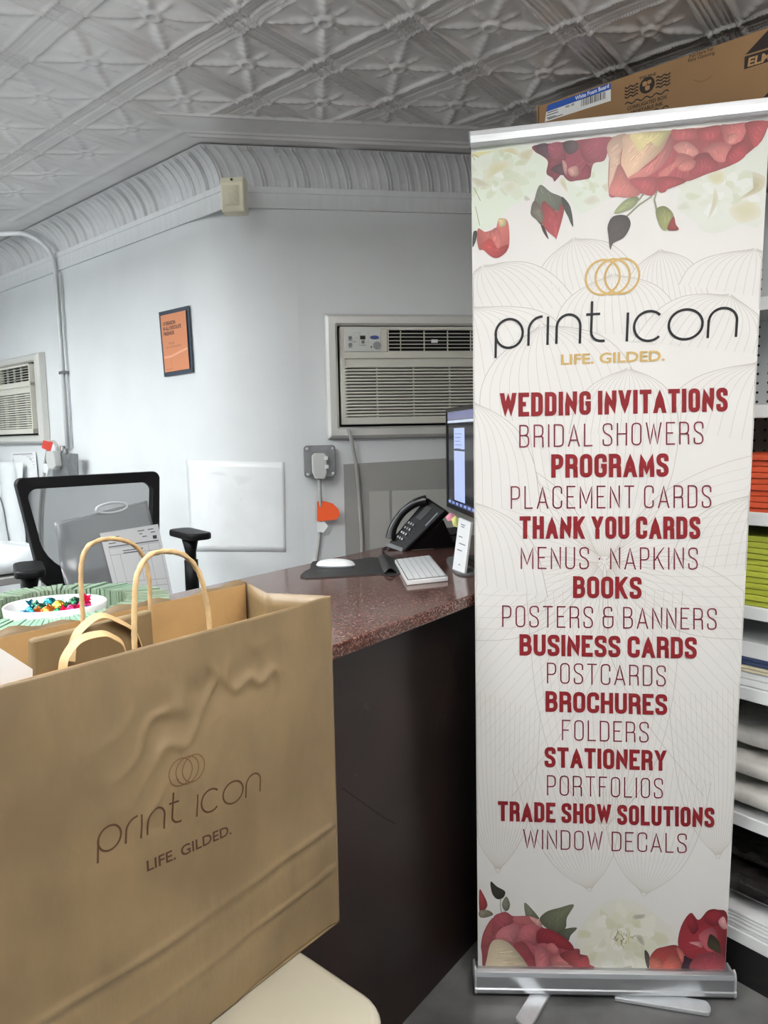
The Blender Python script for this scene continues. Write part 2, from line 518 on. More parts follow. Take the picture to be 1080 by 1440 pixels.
# the shop logo, in units of its x-height letters; strokes and rings in one frame (x right, y up), width 1
def arc(cx, cy, rx, ry, a0, a1, n=18):
    return [(cx+rx*math.cos(math.radians(a0+(a1-a0)*k/n)), cy+ry*math.sin(math.radians(a0+(a1-a0)*k/n))) for k in range(n+1)]


_lg = [  # measured on the banner, y down, 2.4545 px units, then de-sloped
 [(140, 402), (140, 318)]+arc(187, 318, 48, 50, 180, 540, 36),
 [(256, 364), (256, 312)]+arc(304, 312, 48, 47, 180, 270, 10),
 [(323, 266), (323, 364)],
 [(354, 362), (354, 305)]+arc(395, 305, 41, 42, 180, 360, 18)+[(436, 364)],
 [(474, 222), (474, 325)]+arc(508, 325, 34, 33, 180, 90, 8)+[(522, 358)],
 [(455, 266), (503, 266)],
 [(598, 266), (598, 364)],
 arc(672, 315, 51, 50, -45, -315, 28),
 arc(796, 315, 57, 50, 0, 360, 40),
 [(873, 364), (873, 308)]+arc(921, 308, 47, 42, 180, 360, 18)+[(968, 364)],
]
_rings = [arc(cx, 147, 58, 58, 0, 360, 40) for cx in (507, 541, 573)]
LG0 = (140.0, 364.0)


def logo_local(p): return ((p[0]-LG0[0])/828.0, (LG0[1]-p[1])/828.0)


LOGO = [[logo_local(p) for p in st] for st in _lg]
RINGS = [[logo_local(p) for p in st] for st in _rings]

# ================================================================== ROOM
CEIL = 2.372
C0 = Vector((-.545, 2.704, 0))
DL = Vector((math.sin(math.radians(-47.2)), math.cos(math.radians(-47.2)), 0))
NL = Vector((-DL.y, DL.x, 0))
if NL.y > 0: NL = -NL          # towards the room
DR = Vector((math.sin(math.radians(81.2)), math.cos(math.radians(81.2)), 0))
NR = Vector((DR.y, -DR.x, 0))
RW0 = Vector((-.197, 2.758, 0))
# wall corner, rounded
RAD = .16; TL = RAD*math.tan(math.radians((180-(180-(81.2+47.2)+0))/2)) if False else .24
pA = C0+DL*TL; pB = C0+DR*TL
corner = bez(pA, pA-DL*TL*.66, pB-DR*TL*.66, pB, 24)
pathL = [C0+DL*4.2, C0+DL*2.0]+[C0+DL*.30, C0+DL*.27]+corner+[C0+DR*.25]
pathR = [C0+DR*.25]+[C0+DR*1.2, C0+DR*2.53]


def wall_mesh(path, z0, z1, name):
    mb = MB()
    for i in range(len(path)-1):
        a, b = path[i], path[i+1]
        mb.add([a+Vector((0, 0, z0)), b+Vector((0, 0, z0)), b+Vector((0, 0, z1)), a+Vector((0, 0, z1))], [(0, 1, 2, 3)])
    o = mb.build(name, M['wall'], smooth=True); struct(o)
    return o


wall_mesh(pathL, 0, CEIL+.02, 'wall_left'); wall_mesh(pathR, 0, CEIL+.02, 'wall_right')
xE = pathR[-1].x; yE = pathR[-1].y; xW = pathL[0].x; yN = pathL[0].y; yS = -2.2
wall_mesh([Vector((xE, yE, 0)), Vector((xE, yS, 0))], 0, CEIL+.02, 'wall_east')
wall_mesh([Vector((xE, yS, 0)), Vector((xW, yS, 0))], 0, CEIL+.02, 'wall_south')
wall_mesh([Vector((xW, yS, 0)), Vector((xW, yN, 0))], 0, CEIL+.02, 'wall_west')
mb = MB(); mb.add([(xW, yS, 0), (xE, yS, 0), (xE, yN, 0), (xW, yN, 0)], [(0, 1, 2, 3)])
struct(mb.build('floor', M['floor']))

# pressed tin ceiling: diamond lattice of ribbed bands, a rosette with four leaves in each cell
A1 = Vector((.178, .229)); A2 = Vector((.218, -.195))
oA = atZ(455, 92, CEIL)
inv = np.linalg.inv(np.array([[A1.x, A2.x], [A1.y, A2.y]]))
x0, x1, y0, y1, st = -1.7, 1.25, .95, 3.4, .0052
nx, ny = int((x1-x0)/st), int((y1-y0)/st)
gx, gy = np.meshgrid(np.linspace(x0, x1, nx+1), np.linspace(y0, y1, ny+1))
ab = inv @ np.stack([(gx-oA.x).ravel(), (gy-oA.y).ravel()])
a = ab[0].reshape(gx.shape); b = ab[1].reshape(gx.shape)
fa, fb = a-np.floor(a)-.5, b-np.floor(b)-.5           # -0.5..0.5 in the cell
ea, eb = .5-np.abs(fa), .5-np.abs(fb)                  # distance to the cell edge
L_ = .29
h = np.zeros_like(gx)
for e in (ea, eb):
    d = e*L_
    h += .0070*np.exp(-((d-.034)/.0042)**2)+.0045*np.exp(-((d-.021)/.0036)**2)+.0035*np.exp(-((d-.009)/.0036)**2)
rr = np.hypot(fa, fb)*L_; th = np.arctan2(fb, fa)
h += .007*np.exp(-((rr-.017)/.006)**2)+.004*np.exp(-(rr/.006)**2)
inside = (np.minimum(ea, eb)*L_ > .034)
arm = np.abs(np.abs(fa)-np.abs(fb))*L_/1.414
leaf = np.exp(-(arm/(.0045+.010*np.clip(np.sin(PI*np.clip((rr-.02)/.14, 0, 1)), 0, 1)))**2)*np.clip((rr-.022)/.02, 0, 1)*np.clip((.165-rr)/.03, 0, 1)
h += .0065*leaf*(.9+.1*np.sin(rr*260))*inside
arm2 = np.minimum(np.abs(fa), np.abs(fb))*L_
h += .004*np.exp(-(arm2/.006)**2)*np.clip((rr-.02)/.02, 0, 1)*np.clip((.085-rr)/.02, 0, 1)*(.85+.15*np.sin(rr*330))
dR = (gx-RW0.x)*NR.x+(gy-RW0.y)*NR.y                   # distance from the two walls
dLw = (gx-C0.x)*NL.x+(gy-C0.y)*NL.y
isR = dR >= dLw
bord = np.where(isR, 1/(1+np.exp(-(dR-.36)/.008)), 1/(1+np.exp(-(dLw-.30)/.02)))
h *= bord*1.35
h += np.where(isR, .007*np.exp(-((dR-.345)/.008)**2)+.006*np.exp(-((dR-.185)/.009)**2)+.004*np.exp(-((dR-.215)/.006)**2), .005*np.exp(-((dLw-.22)/.012)**2))
rng = np.random.RandomState(3)
fade = np.clip((gx+1.1)/.9, .45, 1)                    # relief gets shallower towards the desk
h *= fade
for k in range(70):                                    # dents and paint lumps
    cx, cy = rng.uniform(x0, x1), rng.uniform(y0, y1); s1 = rng.uniform(.015, .05); an = math.radians(52+rng.uniform(-25, 25)); s2 = s1*rng.uniform(2, 5)
    px_, py_ = (gx-cx)*math.cos(an)+(gy-cy)*math.sin(an), -(gx-cx)*math.sin(an)+(gy-cy)*math.cos(an)
    h += rng.uniform(-.004, .005)*np.exp(-(px_/s2)**2-(py_/s1)**2)
mb = MB()
vv = np.stack([gx.ravel(), gy.ravel(), CEIL-h.ravel()], 1)
idx = np.arange((nx+1)*(ny+1)).reshape(ny+1, nx+1)
fc = np.stack([idx[:-1, :-1].ravel(), idx[1:, :-1].ravel(), idx[1:, 1:].ravel(), idx[:-1, 1:].ravel()], 1)
mb.add(vv.tolist(), fc.tolist())
for (p, q, r_, t_) in ((xW, x0, yS, yN), (x1, xE, yS, yN), (x0, x1, yS, y0), (x0, x1, y1, yN)):
    mb.add([(p, r_, CEIL), (p, t_, CEIL), (q, t_, CEIL), (q, r_, CEIL)], [(0, 1, 2, 3)])
struct(mb.build('ceiling', M['tin'], smooth=True))

# cove and picture rail along both walls, mitred at the corner
CW, CZ0, CZ1 = .125, 2.268, CEIL-.004
bis = (NL+NR); mit = bis/ (bis.dot(NR))                # offset of 1 along the mitre


def cove_run(name, base, d, nrm, length, rail0, rail1, ribstep):
    mb = MB(); n_u = int(length/.006); n_v = 10

    def pt(i, j):
        t = j/n_v
        off = CW*(1-math.cos(t*PI/2)); zz = CZ0+(CZ1-CZ0)*math.sin(t*PI/2)
        s = length*i/n_u
        rib = 0
        if .04 < t < .97:
            ph = (s/ribstep) % 1; q = min(ph, 1-ph)*ribstep
            rib = .006*math.exp(-((q-.006)/.0035)**2)+.003*math.exp(-((abs(ph-.5)*ribstep)/.005)**2)
            rib += .0015*nz(s, t*.3, base.x, 5)
        o_ = off+.004+rib*math.cos(t*PI/2); zz -= rib*math.sin(t*PI/2)
        m0 = mit.dot(d)
        return base+d*(m0*o_+s)+nrm*o_+Vector((0, 0, zz))
    V = [pt(i, j) for j in range(n_v+1) for i in range(n_u+1)]
    fs = [(j*(n_u+1)+i, j*(n_u+1)+i+1, (j+1)*(n_u+1)+i+1, (j+1)*(n_u+1)+i) for j in range(n_v) for i in range(n_u)]
    mb.add(V, fs)
    # flat rail below
    for (z0, z1, th) in ((rail0, CZ0+.002, .010), (CZ0-.014, CZ0+.006, .014)):
        m0 = mit.dot(d)
        p = [base+d*.0+nrm*.0005, base+d*length+nrm*.0005, base+d*length+nrm*th, base+d*(m0*th)+nrm*th]
        mb.prism([q+Vector((0, 0, z0)) for q in p], (0, 0, z1-z0), 1)
    o = mb.build(name, [M['cove'], M['trim']]); struct(o)
    return o


cove_run('trim_1', C0, DR, NR, 2.3, 2.203, 0, .075)
cove_run('trim_2', C0, DL, NL, 3.2, 2.195, 0, .085)

# ================================================================== ITEMS ON THE WALLS
UP = Vector((0, 0, 1))
def onR(x, y, lift=0): return atP(x, y, RW0+NR*lift, NR)
def onL(x, y, lift=0): return atP(x, y, C0+NL*lift, NL)


def wall_frame(p0, d, nrm):
    return lambda a_, z, o_=0: Vector((p0.x, p0.y, 0))+d*a_+Vector((0, 0, z))+nrm*o_


def air_conditioner(base, d, nrm, width, label, group, seed, panel):
    """sleeve frame outer width x .46 high, bottom at z 1.385; a=0 at the left outer edge"""
    W = wall_frame(base, d, nrm); t = thing('air_conditioner', W(width/2, 1.385, 0), label, 'air conditioner', group)
    z0, z1 = 1.383, 1.838; b_ = .045
    def loop(a0, a1, q0, q1, o_): return [W(a0, q0, o_), W(a1, q0, o_), W(a1, q1, o_), W(a0, q1, o_)]
    mb = MB(); ri = [(.0, .002, 0), (.004, .03, 0), (.014, .042, 0), (b_-.008, .042, 0), (b_, .034, 0), (b_, .004, 0)]
    prev = None
    for off, lift, _ in ri:
        cur = loop(off, width-off, z0+off, z1-off, lift)
        if prev:
            k = len(mb.v); mb.add(prev+cur, [(i, (i+1) % 4, 4+(i+1) % 4, 4+i) for i in range(4)])
        prev = cur
    fr = mb.build('sleeve_frame', M['acf'], t, bevel=.004)
    i0, i1, j0, j1 = b_+.004, width-b_-.004, z0+b_+.004, z1-b_-.004
    mb = MB(); mb.prism(loop(i0-.003, i1+.003, j0-.003, j1+.003, .003), nrm*.006); mb.build('gap_seal', M['dark'], t)
    hh = j1-j0
    mb = MB()      # front cover: border pieces around the two openings
    zc = j1-.105   # split between top strip and grille
    th = .062
    def blk(a0, a1, q0, q1, o0=.006, o1=th, mi=0): mb.prism(loop(a0, a1, q0, q1, o0), nrm*(o1-o0), mi)
    blk(i0+.004, i1-.004, j0+.004, j0+.030); blk(i0+.004, i1-.004, zc-.012, zc+.012); blk(i0+.004, i1-.004, j1-.012, j1-.004)
    blk(i0+.004, i0+.020, j0+.004, j1-.004); blk(i1-.012, i1-.004, j0+.004, j1-.004)
    va0 = i0+.175
    blk(i0+.004, va0, zc+.012, j1-.012); blk(i0+.02, i1-.012, zc-.040, zc-.012, .006, th-.006)
    mb.build('front_cover', M['acw'], t, bevel=.002)
    mb = MB(); mb.prism(loop(i0+.02, i1-.012, j0+.03, zc-.03, .012), nrm*.004); mb.prism(loop(va0, i1-.012, zc+.012, j1-.012, .012), nrm*.004)
    mb.build('dark_interior', M['dark'], t)
    mb = MB(); ga0, ga1, gz0, gz1 = i0+.018, i1-.012, j0+.03, zc-.036; nl = 16
    for k in range(nl):
        z = gz0+(gz1-gz0)*(k+.5)/nl
        mb.prism([W(ga0, z-.0035, th-.004), W(ga0, z+.002, th-.016), W(ga0, z+.0055, th-.014), W(ga0, z+.0045, th-.001), W(ga0, z-.0005, th)], d*(ga1-ga0))
    for k in range(1, 5):
        aa = ga0+(ga1-ga0)*k/4.35-.02
        mb.prism([W(aa, gz0, th-.02), W(aa+.003, gz0, th-.02), W(aa+.003, gz0, th-.003), W(aa, gz0, th-.003)], (0, 0, gz1-gz0))
    for k in range(nl):
        z = gz0+(gz1-gz0)*(k+.5)/nl; mb.prism(loop(ga0-.004, ga0+.008, z-.004, z+.004, th-.008), nrm*.010)
    mb.build('louver_grille', M['acw'], t, bevel=.0008)
    mb = MB(); nv = 6
    for k in range(1, nv):
        z = zc+.014+(j1-.014-zc-.014)*k/nv; mb.prism(loop(va0+.004, i1-.014, z-.0012, z+.0012, th-.012), nrm*.008)
    for k in range(4):
        aa = va0+.05+k*.088; mb.prism(loop(aa, aa+.0025, zc+.013, j1-.013, th-.018), nrm*.010)
    mb.ring(loop(va0+.002, i1-.012, zc+.012, j1-.012, th-.006), loop(va0+.006, i1-.016, zc+.015, j1-.015, th-.006), nrm*.005)
    v = mb.build('air_outlet', M['acw'], t)
    if panel:
        mb = MB(); mb.prism(loop(va0+.165, va0+.188, zc+.045, zc+.056, th-.01), nrm*.008); mb.build('vent_tab', M['white'], v)
        pz = (zc+j1)/2; pa0 = i0+.020; pw = .132
        mb = MB(); mb.prism(loop(pa0, pa0+pw, zc+.013, j1-.010, th), nrm*.003); cp = mb.build('control_panel', M['acp'], t, bevel=.001)
        def disc(aa, z, r, mi, nme, par, hgt=.003, el=1):
            m2 = MB(); lp = [W(aa+r*math.cos(k*PI/12), z+r*el*math.sin(k*PI/12), th+.003) for k in range(24)]; m2.prism(lp, nrm*hgt); return m2.build(nme, mi, par)
        disc(pa0+.020, pz+.008, .007, M['grey'], 'button', cp); disc(pa0+.020, pz-.016, .007, M['grey'], 'button', cp)
        disc(pa0+.066, pz-.006, .006, M['grey'], 'button', cp); disc(pa0+.064, pz+.024, .005, M['acw'], 'button', cp)
        disc(pa0+.096, pz-.024, .0028, M['dark'], 'indicator', cp)
        disc(pa0+.108, pz+.010, .0165, M['blue'], 'badge', cp, .002, .40)
        kn = disc(pa0+.116, pz-.018, .013, M['galv'], 'lock_dial', cp, .006); 
        mb = MB(); mb.prism(loop(pa0+.056, pa0+.075, pz+.003, pz+.016, th+.003), nrm*.001); mb.build('display', M['dark'], cp)
        ik = Ink(lambda u, v_, l: W(pa0+u, pz+v_, th+.003+l))
        for pts in ([(.026, .012), (.036, .027), (.056, .027)], [(.024, -.010), (.034, .004), (.040, .006)], [(.034, -.004), (.046, -.004), (.046, .010), (.038, .010)], [(.070, -.006), (.086, -.006)], [(.053, -.022), (.053, .03)], [(.086, -.014), (.086, .034)]):
            ik.line(pts, .0009, (150, 152, 150))
        for (u, v_, l_) in ((.012, -.001, .016), (.012, -.026, .016), (.056, -.018, .022), (.030, -.006, .012)): ik.line([(u, v_), (u+l_, v_)], .002, (110, 112, 112))
        ik.line(arc(.108, .010, .0145, .0056, 0, 360, 24), .0007, (190, 195, 210), True)
        ik.line([(.097, .010), (.119, .010)], .003, (150, 160, 195))
        ik.mb.build('panel_print', M['pr'], cp)
    return t, W, th


bR = onR(459, 600); 
acR, WR, th = air_conditioner(bR, DR, NR, .72, 'beige wall air conditioner between the grey outlet box and the tall white banner', 'wall air conditioners', 1, True)
bL = C0+DL*(1.537+.72)
acL, WL_, th = air_conditioner(bL, -DL, NL, .72, 'beige wall air conditioner at the far left, cut by the edge of the photo', 'wall air conditioners', 2, False)

# cord of the right unit: down from the sleeve, behind the counter, up to the plug
mb = MB(); c1 = smooth_path([onR(490, 604, .055), onR(494, 618, .05), onR(500, 650, .03), onR(504, 690, .02), onR(507, 730, .018), onR(509, 775, .018), onR(507, 830, .02), onR(480, 880, .03), onR(452, 850, .02), onR(445, 800, .012), onR(449, 760, .016), onR(451, 720, .03), onR(450, 690, .045), onR(449, 674, .052)], 8)
mb.tube(c1, .0068, 10); cd_ = mb.build('power_cord', M['cable'], acR, smooth=True)
mb = MB(); 
pl = [onR(438, 641, .05), onR(442, 637, .05), onR(455, 637, .05), onR(459, 641, .05), onR(459, 664, .05), onR(456, 673, .05), onR(443, 673, .05), onR(439, 664, .05)]
mb.prism(pl, NR*.034); pg = mb.build('plug', M['plug'], cd_, bevel=.004)
mb = MB()
for (xx, yy, w_) in ((455, 644, 5), (456, 656, 5)): mb.prism([onR(xx-w_/2+3, yy-2.6, .066), onR(xx+w_/2+3, yy-2.6, .066), onR(xx+w_/2+3, yy+2.6, .066), onR(xx-w_/2+3, yy+2.6, .066)], NR*.022)
mb.build('reset_button', M['white'], cd_, bevel=.001)
mb = MB(); tg = [onR(446, 705, .036), onR(457, 705, .042), onR(468, 708, .05), onR(476, 716, .055), onR(478, 724, .056), onR(474, 730, .055), onR(462, 732, .046), onR(446, 733, .036)]
mb.prism(tg, NR*.0012); mb.build('warning_tag', M['orange'], cd_)
mb = MB(); mb.prism([onR(446, 734, .03), onR(457, 734, .034), onR(461, 740, .038), onR(455, 749, .034), onR(446, 748, .03)], NR*.001); mb.build('label_flag', M['paper'], cd_)

# outlet box by the right unit
t = thing('outlet_box', onR(449, 672, 0), 'square grey metal outlet box on the wall left of the big air conditioner', 'outlet box', 'outlet boxes on the wall')
ctr = onR(448.5, 648); hw = .058
def lpR(cx, r_, z, rad, lift): return [ctr+DR*(p[0])+Vector((0, 0, p[1]))+NR*lift for p in rrect(2*hw*cx, 2*hw*r_, rad)]
mb = MB(); mb.prism(lpR(.96, .96, 0, .012, 0), NR*.042); mb.build('box_body', M['galv'], t)
mb = MB(); mb.prism(lpR(1, 1, 0, .012, .042), NR*.005); fp = mb.build('cover_plate', M['galv'], t, bevel=.002)
for sx in (-1, 1):
    for sy in (-1, 1):
        mb = MB(); cc = ctr+DR*(sx*.046)+Vector((0, 0, sy*.046))+NR*.047
        mb.prism([cc+DR*.006*math.cos(k*PI/6)+Vector((0, 0, .006*math.sin(k*PI/6))) for k in range(12)], NR*.003); mb.build('screw', M['chrome'], fp)

# left outlet box with plug, flag and conduit
t2 = thing('outlet_box', onL(97, 668, 0), 'grey metal outlet box at the foot of the conduit behind the office chair', 'outlet box', 'outlet boxes on the wall')
mb = MB(); q = [onL(88, 637), onL(110, 638), onL(111, 669), onL(88, 669)]
mb.prism(q, NL*.05); mb.build('box_body', M['galv'], t2, bevel=.003)
mb = MB(); q = [onL(99, 639, .05), onL(110, 639, .05), onL(111, 668, .05), onL(99, 668, .05)]; mb.prism(q, NL*.006); mb.build('cover_plate', M['galv'], t2, bevel=.002)
mb = MB(); cc = onL(95, 631); mb.tube([cc+NL*.02-UP*.02, cc+NL*.02+UP*.015], .014, 12); mb.build('conduit_connector', M['chrome'], t2, smooth=False)
mb = MB(); q = [onL(75, 634, .05), onL(84, 634, .05), onL(86, 640, .05), onL(88, 655, .05), onL(84, 660, .05), onL(77, 657, .05), onL(74, 645, .05)]
mb.prism(q, NL*.035); cordL = smooth_path([onL(80, 634, .07), onL(79, 626, .07), onL(74, 621, .06), onL(68, 630, .05), onL(64, 648, .03), onL(62, 668, .02), onL(58, 700, .015), onL(56, 740, .015), onL(57, 780, .015), onL(60, 830, .012)], 8)
pL = mb.build('plug', M['plug'], acL, bevel=.004)
mb = MB(); mb.tube(cordL, .0075, 10); cL = mb.build('power_cord', M['cable'], acL, smooth=True)
mb = MB(); mb.prism([onL(61, 619, .07), onL(75, 622, .075), onL(71, 635, .07), onL(59, 630, .065)], NL*.0012); mb.build('warning_tag', M['redtag'], cL)
mb = MB(); mb.prism([onL(61, 652, .04), onL(68, 652, .045), onL(67, 666, .04), onL(61, 664, .035)], NL*.001); mb.build('label_flag', M['paper'], cL)

t = thing('conduit_pipe', onL(97, 632, .02), 'thin painted conduit pipe running down the left wall from the ceiling', 'pipe')
sP = (onL(85, 400)-C0).dot(DL)
top = C0+DL*sP
mb = MB()
pp = [top+DL*1.2+NL*(.75)+UP*(CEIL-.018), top+DL*.45+NL*.42+UP*(CEIL-.018), top+DL*.12+NL*.20+UP*(CEIL-.02), top+DL*.03+NL*.12+UP*(CEIL-.03), top+NL*.05+UP*(CEIL-.085), top+NL*.024+UP*(CEIL-.16), top+NL*.018+UP*2.1]
pp = smooth_path(pp, 10)+[top+NL*.016+UP*1.8, top+NL*.016+UP*1.36]
mb.tube(pp, .0105, 12); pipe = mb.build('pipe', M['pipe'], t, smooth=True)
mb = MB(); mb.tube([top+NL*.010-DL*.026+UP*2.18, top+NL*.010-DL*.026+UP*1.36], .005, 8); mb.build('thin_wire', M['pipe'], t, smooth=True)
for zz in (1.72,):
    mb = MB(); mb.box(top+NL*.014+UP*zz-DL*.008, DL, NL, UP, .028, .014, .007); mb.build('pipe_strap', M['galv'], t, bevel=.002)

# motion sensor on the corner
cS = atD(329.5, 276, 2.50); fS = Vector((-.10, -.99, 0)).normalized(); rS = Vector((fS.y*-1, fS.x, 0)).normalized()
t = thing('motion_sensor', cS-UP*.06, 'small ivory motion sensor high in the corner under the ceiling cove', 'motion sensor')
hS, wS = .0575, .040
mb = MB(); prof = [(-.030, -hS), (.020, -hS), (.026, -hS+.02), (.026, hS-.02), (.018, hS), (-.030, hS)]
mb.prism([cS-rS*wS+fS*p[0]+UP*p[1] for p in prof], rS*2*wS); bd = mb.build('sensor_body', M['sensor'], t, bevel=.005, seg=3)
mb = MB(); mb.grid(lambda u, v: cS+rS*((u-.5)*.048)+UP*(-.036+.062*v)+fS*(.027+.006*math.cos((u-.5)*2.6)), 8, 4); mb.build('lens', M['sensorl'], t, smooth=True)
mb = MB(); mb.box(cS+UP*.046+fS*.024, rS, fS, UP, .003, .006, .003); mb.build('indicator', M['dark'], t)
mb = MB(); mb.box(cS-fS*.045, rS, fS, UP, .014, .030, .018); mb.build('mount_bracket', M['sensor'], t)

# orange poster
t = thing('poster', onL(250, 528, 0), 'small orange poster with a dark blue border on the left wall', 'poster')
pc = [onL(224.4, 439.4, .004), onL(266.7, 429.7, .004), onL(272.8, 523.6, .004), onL(232.2, 530, .004)]
mb = MB(); mb.prism(pc, NL*.004); mb.build('border', M['poster_f'], t)
def pos(u, v, l=0): return pc[3].lerp(pc[2], u).lerp(pc[0].lerp(pc[1], u), v)+NL*(.008+l)
ik = Ink(pos, 1e-4, 3e-4)
def gridfill(ik, u0, u1, v0, v1, nu, nv, cf):
    V = [(u0+(u1-u0)*i/nu, v0+(v1-v0)*j/nv) for j in range(nv+1) for i in range(nu+1)]
    ik.raw(V, [(j*(nu+1)+i, j*(nu+1)+i+1, (j+1)*(nu+1)+i+1, (j+1)*(nu+1)+i) for j in range(nv) for i in range(nu)], [cf(*p) for p in V])
gridfill(ik, .08, .92, .06, .935, 2, 6, lambda u, v: (205, 132, 92))
def small_text(ik, txt, u, v, su, sv, col, bold=0):
    V, fs = font_mesh(txt, bold); w_ = max(p.x for p in V) or 1
    ik.raw([(u+p.x/w_*su, v+p.y*sv) for p in V], fs, col)
for i, (tx, w_) in enumerate((('10 REASON', .42), ("IN ALL CHOCOLATE", .60), ('FRIENDS', .36))): small_text(ik, tx, .14, .775-.078*i, w_, .075, (40, 26, 28), .03)
small_text(ik, 'TITLE', .28, .47, .2, .05, (110, 70, 55)); small_text(ik, 'AT A CHOCOLATE', .2, .42, .5, .045, (120, 78, 60))
ik.line([(.34, .31), (.34, .10)], .012, (176, 104, 76)); ik.line([(.12, .10), (.36, .10)], .01, (176, 104, 76))
ik.line([(.1, .29), (.34, .29), (.6, .33), (.9, .37)], .03, (222, 160, 132))
ik.mb.build('poster_print', M['pr'], t)

# sheet taped to the wall at the corner, notice, grey board
WPATH = [C0+DL*2.0]+corner+[C0+DR*1.5]
def onW(x, y, lift=0):
    for i in range(len(WPATH)-1):
        p, q = WPATH[i], WPATH[i+1]; d_ = (q-p).normalized(); n_ = Vector((d_.y, -d_.x, 0))
        P = atP(x, y, p, n_); k = (P-p).dot(d_)
        if -1e-4 <= k <= (q-p).length+1e-4: return P-n_*lift*(1 if n_.y > 0 else -1)
    return onR(x, y, lift)
sheetpt = lambda u, v, l=0: onW(262+8*(1-v)+(138+2*(1-v)-8*(1-v))*u, 775+1*u-(128-2*u)*v, .003+.0015*math.sin(u*7+v*2)*.4-.0012+l)
t = MB(); t.grid(lambda u, v: sheetpt(u, v), 30, 14)
shp = t.build('plastic_sheet', M['frost'], solid=.001, smooth=True); tag(shp, 'blank white plastic sheet taped to the wall left of the outlet box', 'sheet')
ik = Ink(lambda u, v, l: sheetpt(u, v, l+.001))
for (pts, c) in (([(.22, .86), (.3, .88), (.4, .87), (.42, .83), (.3, .84)], (222, 224, 225)), ([(.45, .84), (.55, .86), (.68, .82), (.60, .74), (.52, .70), (.48, .76)], (224, 226, 227)), ([(.52, .6), (.55, .62), (.56, .56), (.53, .54)], (222, 224, 225))): ik.blob(pts, c, (234, 236, 237), step=.1)
ik.mb.build('smudges', M['prm'], shp)
nt_ = [onL(16, 637, .004), onL(50, 635, .005), onL(53, 671, .012), onL(17, 672, .006)]
t = thing('paper_notice', nt_[3], 'typed white paper notice taped under the far left air conditioner', 'paper')
mb = MB(); mb.prism(nt_, NL*.001); mb.build('sheet', M['paper'], t)
ik = Ink(lambda u, v, l: nt_[3].lerp(nt_[2], u).lerp(nt_[0].lerp(nt_[1], u), v)+NL*(.0012+l))
for k in range(11): ik.line([(.06, .93-.055*k), (.94-.2*random.random(), .93-.055*k)], .03 if k in (0, 4) else .014, (90, 95, 110) if k in (0, 4) else (150, 155, 165), step=.2)
ik.mb.build('typed_lines', M['pr'], t)
t = thing('grey_panel', onR(570, 800, 0), 'grey board fixed to the wall under the big air conditioner, behind the phone', 'board')
mb = MB(); q = [onR(483, 653), onR(700, 640), onR(700, 860), onR(488, 860)]; mb.prism(q, NR*.008); mb.build('board', M['board'], t)
mb = MB(); mb.prism([onR(519, 691, .008), onR(547, 690, .008), onR(551, 850, .008), onR(521, 850, .008)], NR*.003); mb.build('pale_strip', M['boardl'], t)
mb = MB(); mb.prism([onR(551, 690, .008), onR(690, 686, .008), onR(690, 850, .008), onR(554, 850, .008)], NR*.003); mb.build('pale_sheet', M['boardl'], t)
# scuffs on the wall
def scuff(pts, wd, col, lift=.0012):
    pass

# ================================================================== COUNTER
E1 = Vector((.6, .8, 0)); N1 = Vector((-.8, .6, 0))
CT = 1.02
def cn(s, o, z=0): return E1*s+N1*o+Vector((0, 0, z))
poly = [cn(.12, .863), cn(1.95, .863), Vector((.45, 2.74, 0)), Vector((.168, 2.70, 0)), cn(.12, 1.497)]
t = thing('counter', cn(1.0, 1.1), 'reception counter with polished red brown granite top and dark front', 'counter')
mb = MB(); mb.prism([p+UP*(CT-.028) for p in poly], (0, 0, .028)); mb.build('granite_top', M['granite'], t, bevel=.003)
mb = MB(); mb.prism([cn(.20, .96), cn(1.93, .96), cn(1.93, .985), cn(.20, .985)], (0, 0, CT-.028)); fpn = mb.build('front_panel', M['panel'], t)
mb = MB(); mb.prism([cn(.20, .985), cn(.22, .985), cn(.22, 1.45), cn(.20, 1.45)], (0, 0, CT-.028)); mb.build('side_panel', M['panel'], t); mb = MB(); mb.prism([cn(1.90, .985), cn(1.93, .985), cn(1.93, 1.45), cn(1.90, 1.45)], (0, 0, CT-.028)); mb.build('side_panel', M['panel'], t)
# scratches on the front panel
def onFP(x, y): return atP(x, y, cn(0, .96), N1)
ik = Ink(lambda u, v, l: cn(u, .96-l, v), 1e-4, 4e-4)
def fp_uv(x, y): p = onFP(x, y); return (p.dot(E1), p.z)
ik.line([fp_uv(649, 868), fp_uv(632, 945), fp_uv(613, 1030)], .0012, (92, 84, 80))
ik.line([fp_uv(481, 1108), fp_uv(540, 1150), fp_uv(556, 1158)], .002, (14, 10, 10))
for (x, y, r) in ((514, 992, 3), (517, 996, 3), (626, 1010, 4), (622, 1018, 3), (500, 1092, 3)):
    for k in range(4): ik.line([fp_uv(x+random.uniform(-r, r), y+random.uniform(-r, r)), fp_uv(x+random.uniform(-r, r), y+random.uniform(-2*r, 2*r))], .0016, (78, 72, 68))
ik.mb.build('scratches', M['prm'], fpn)

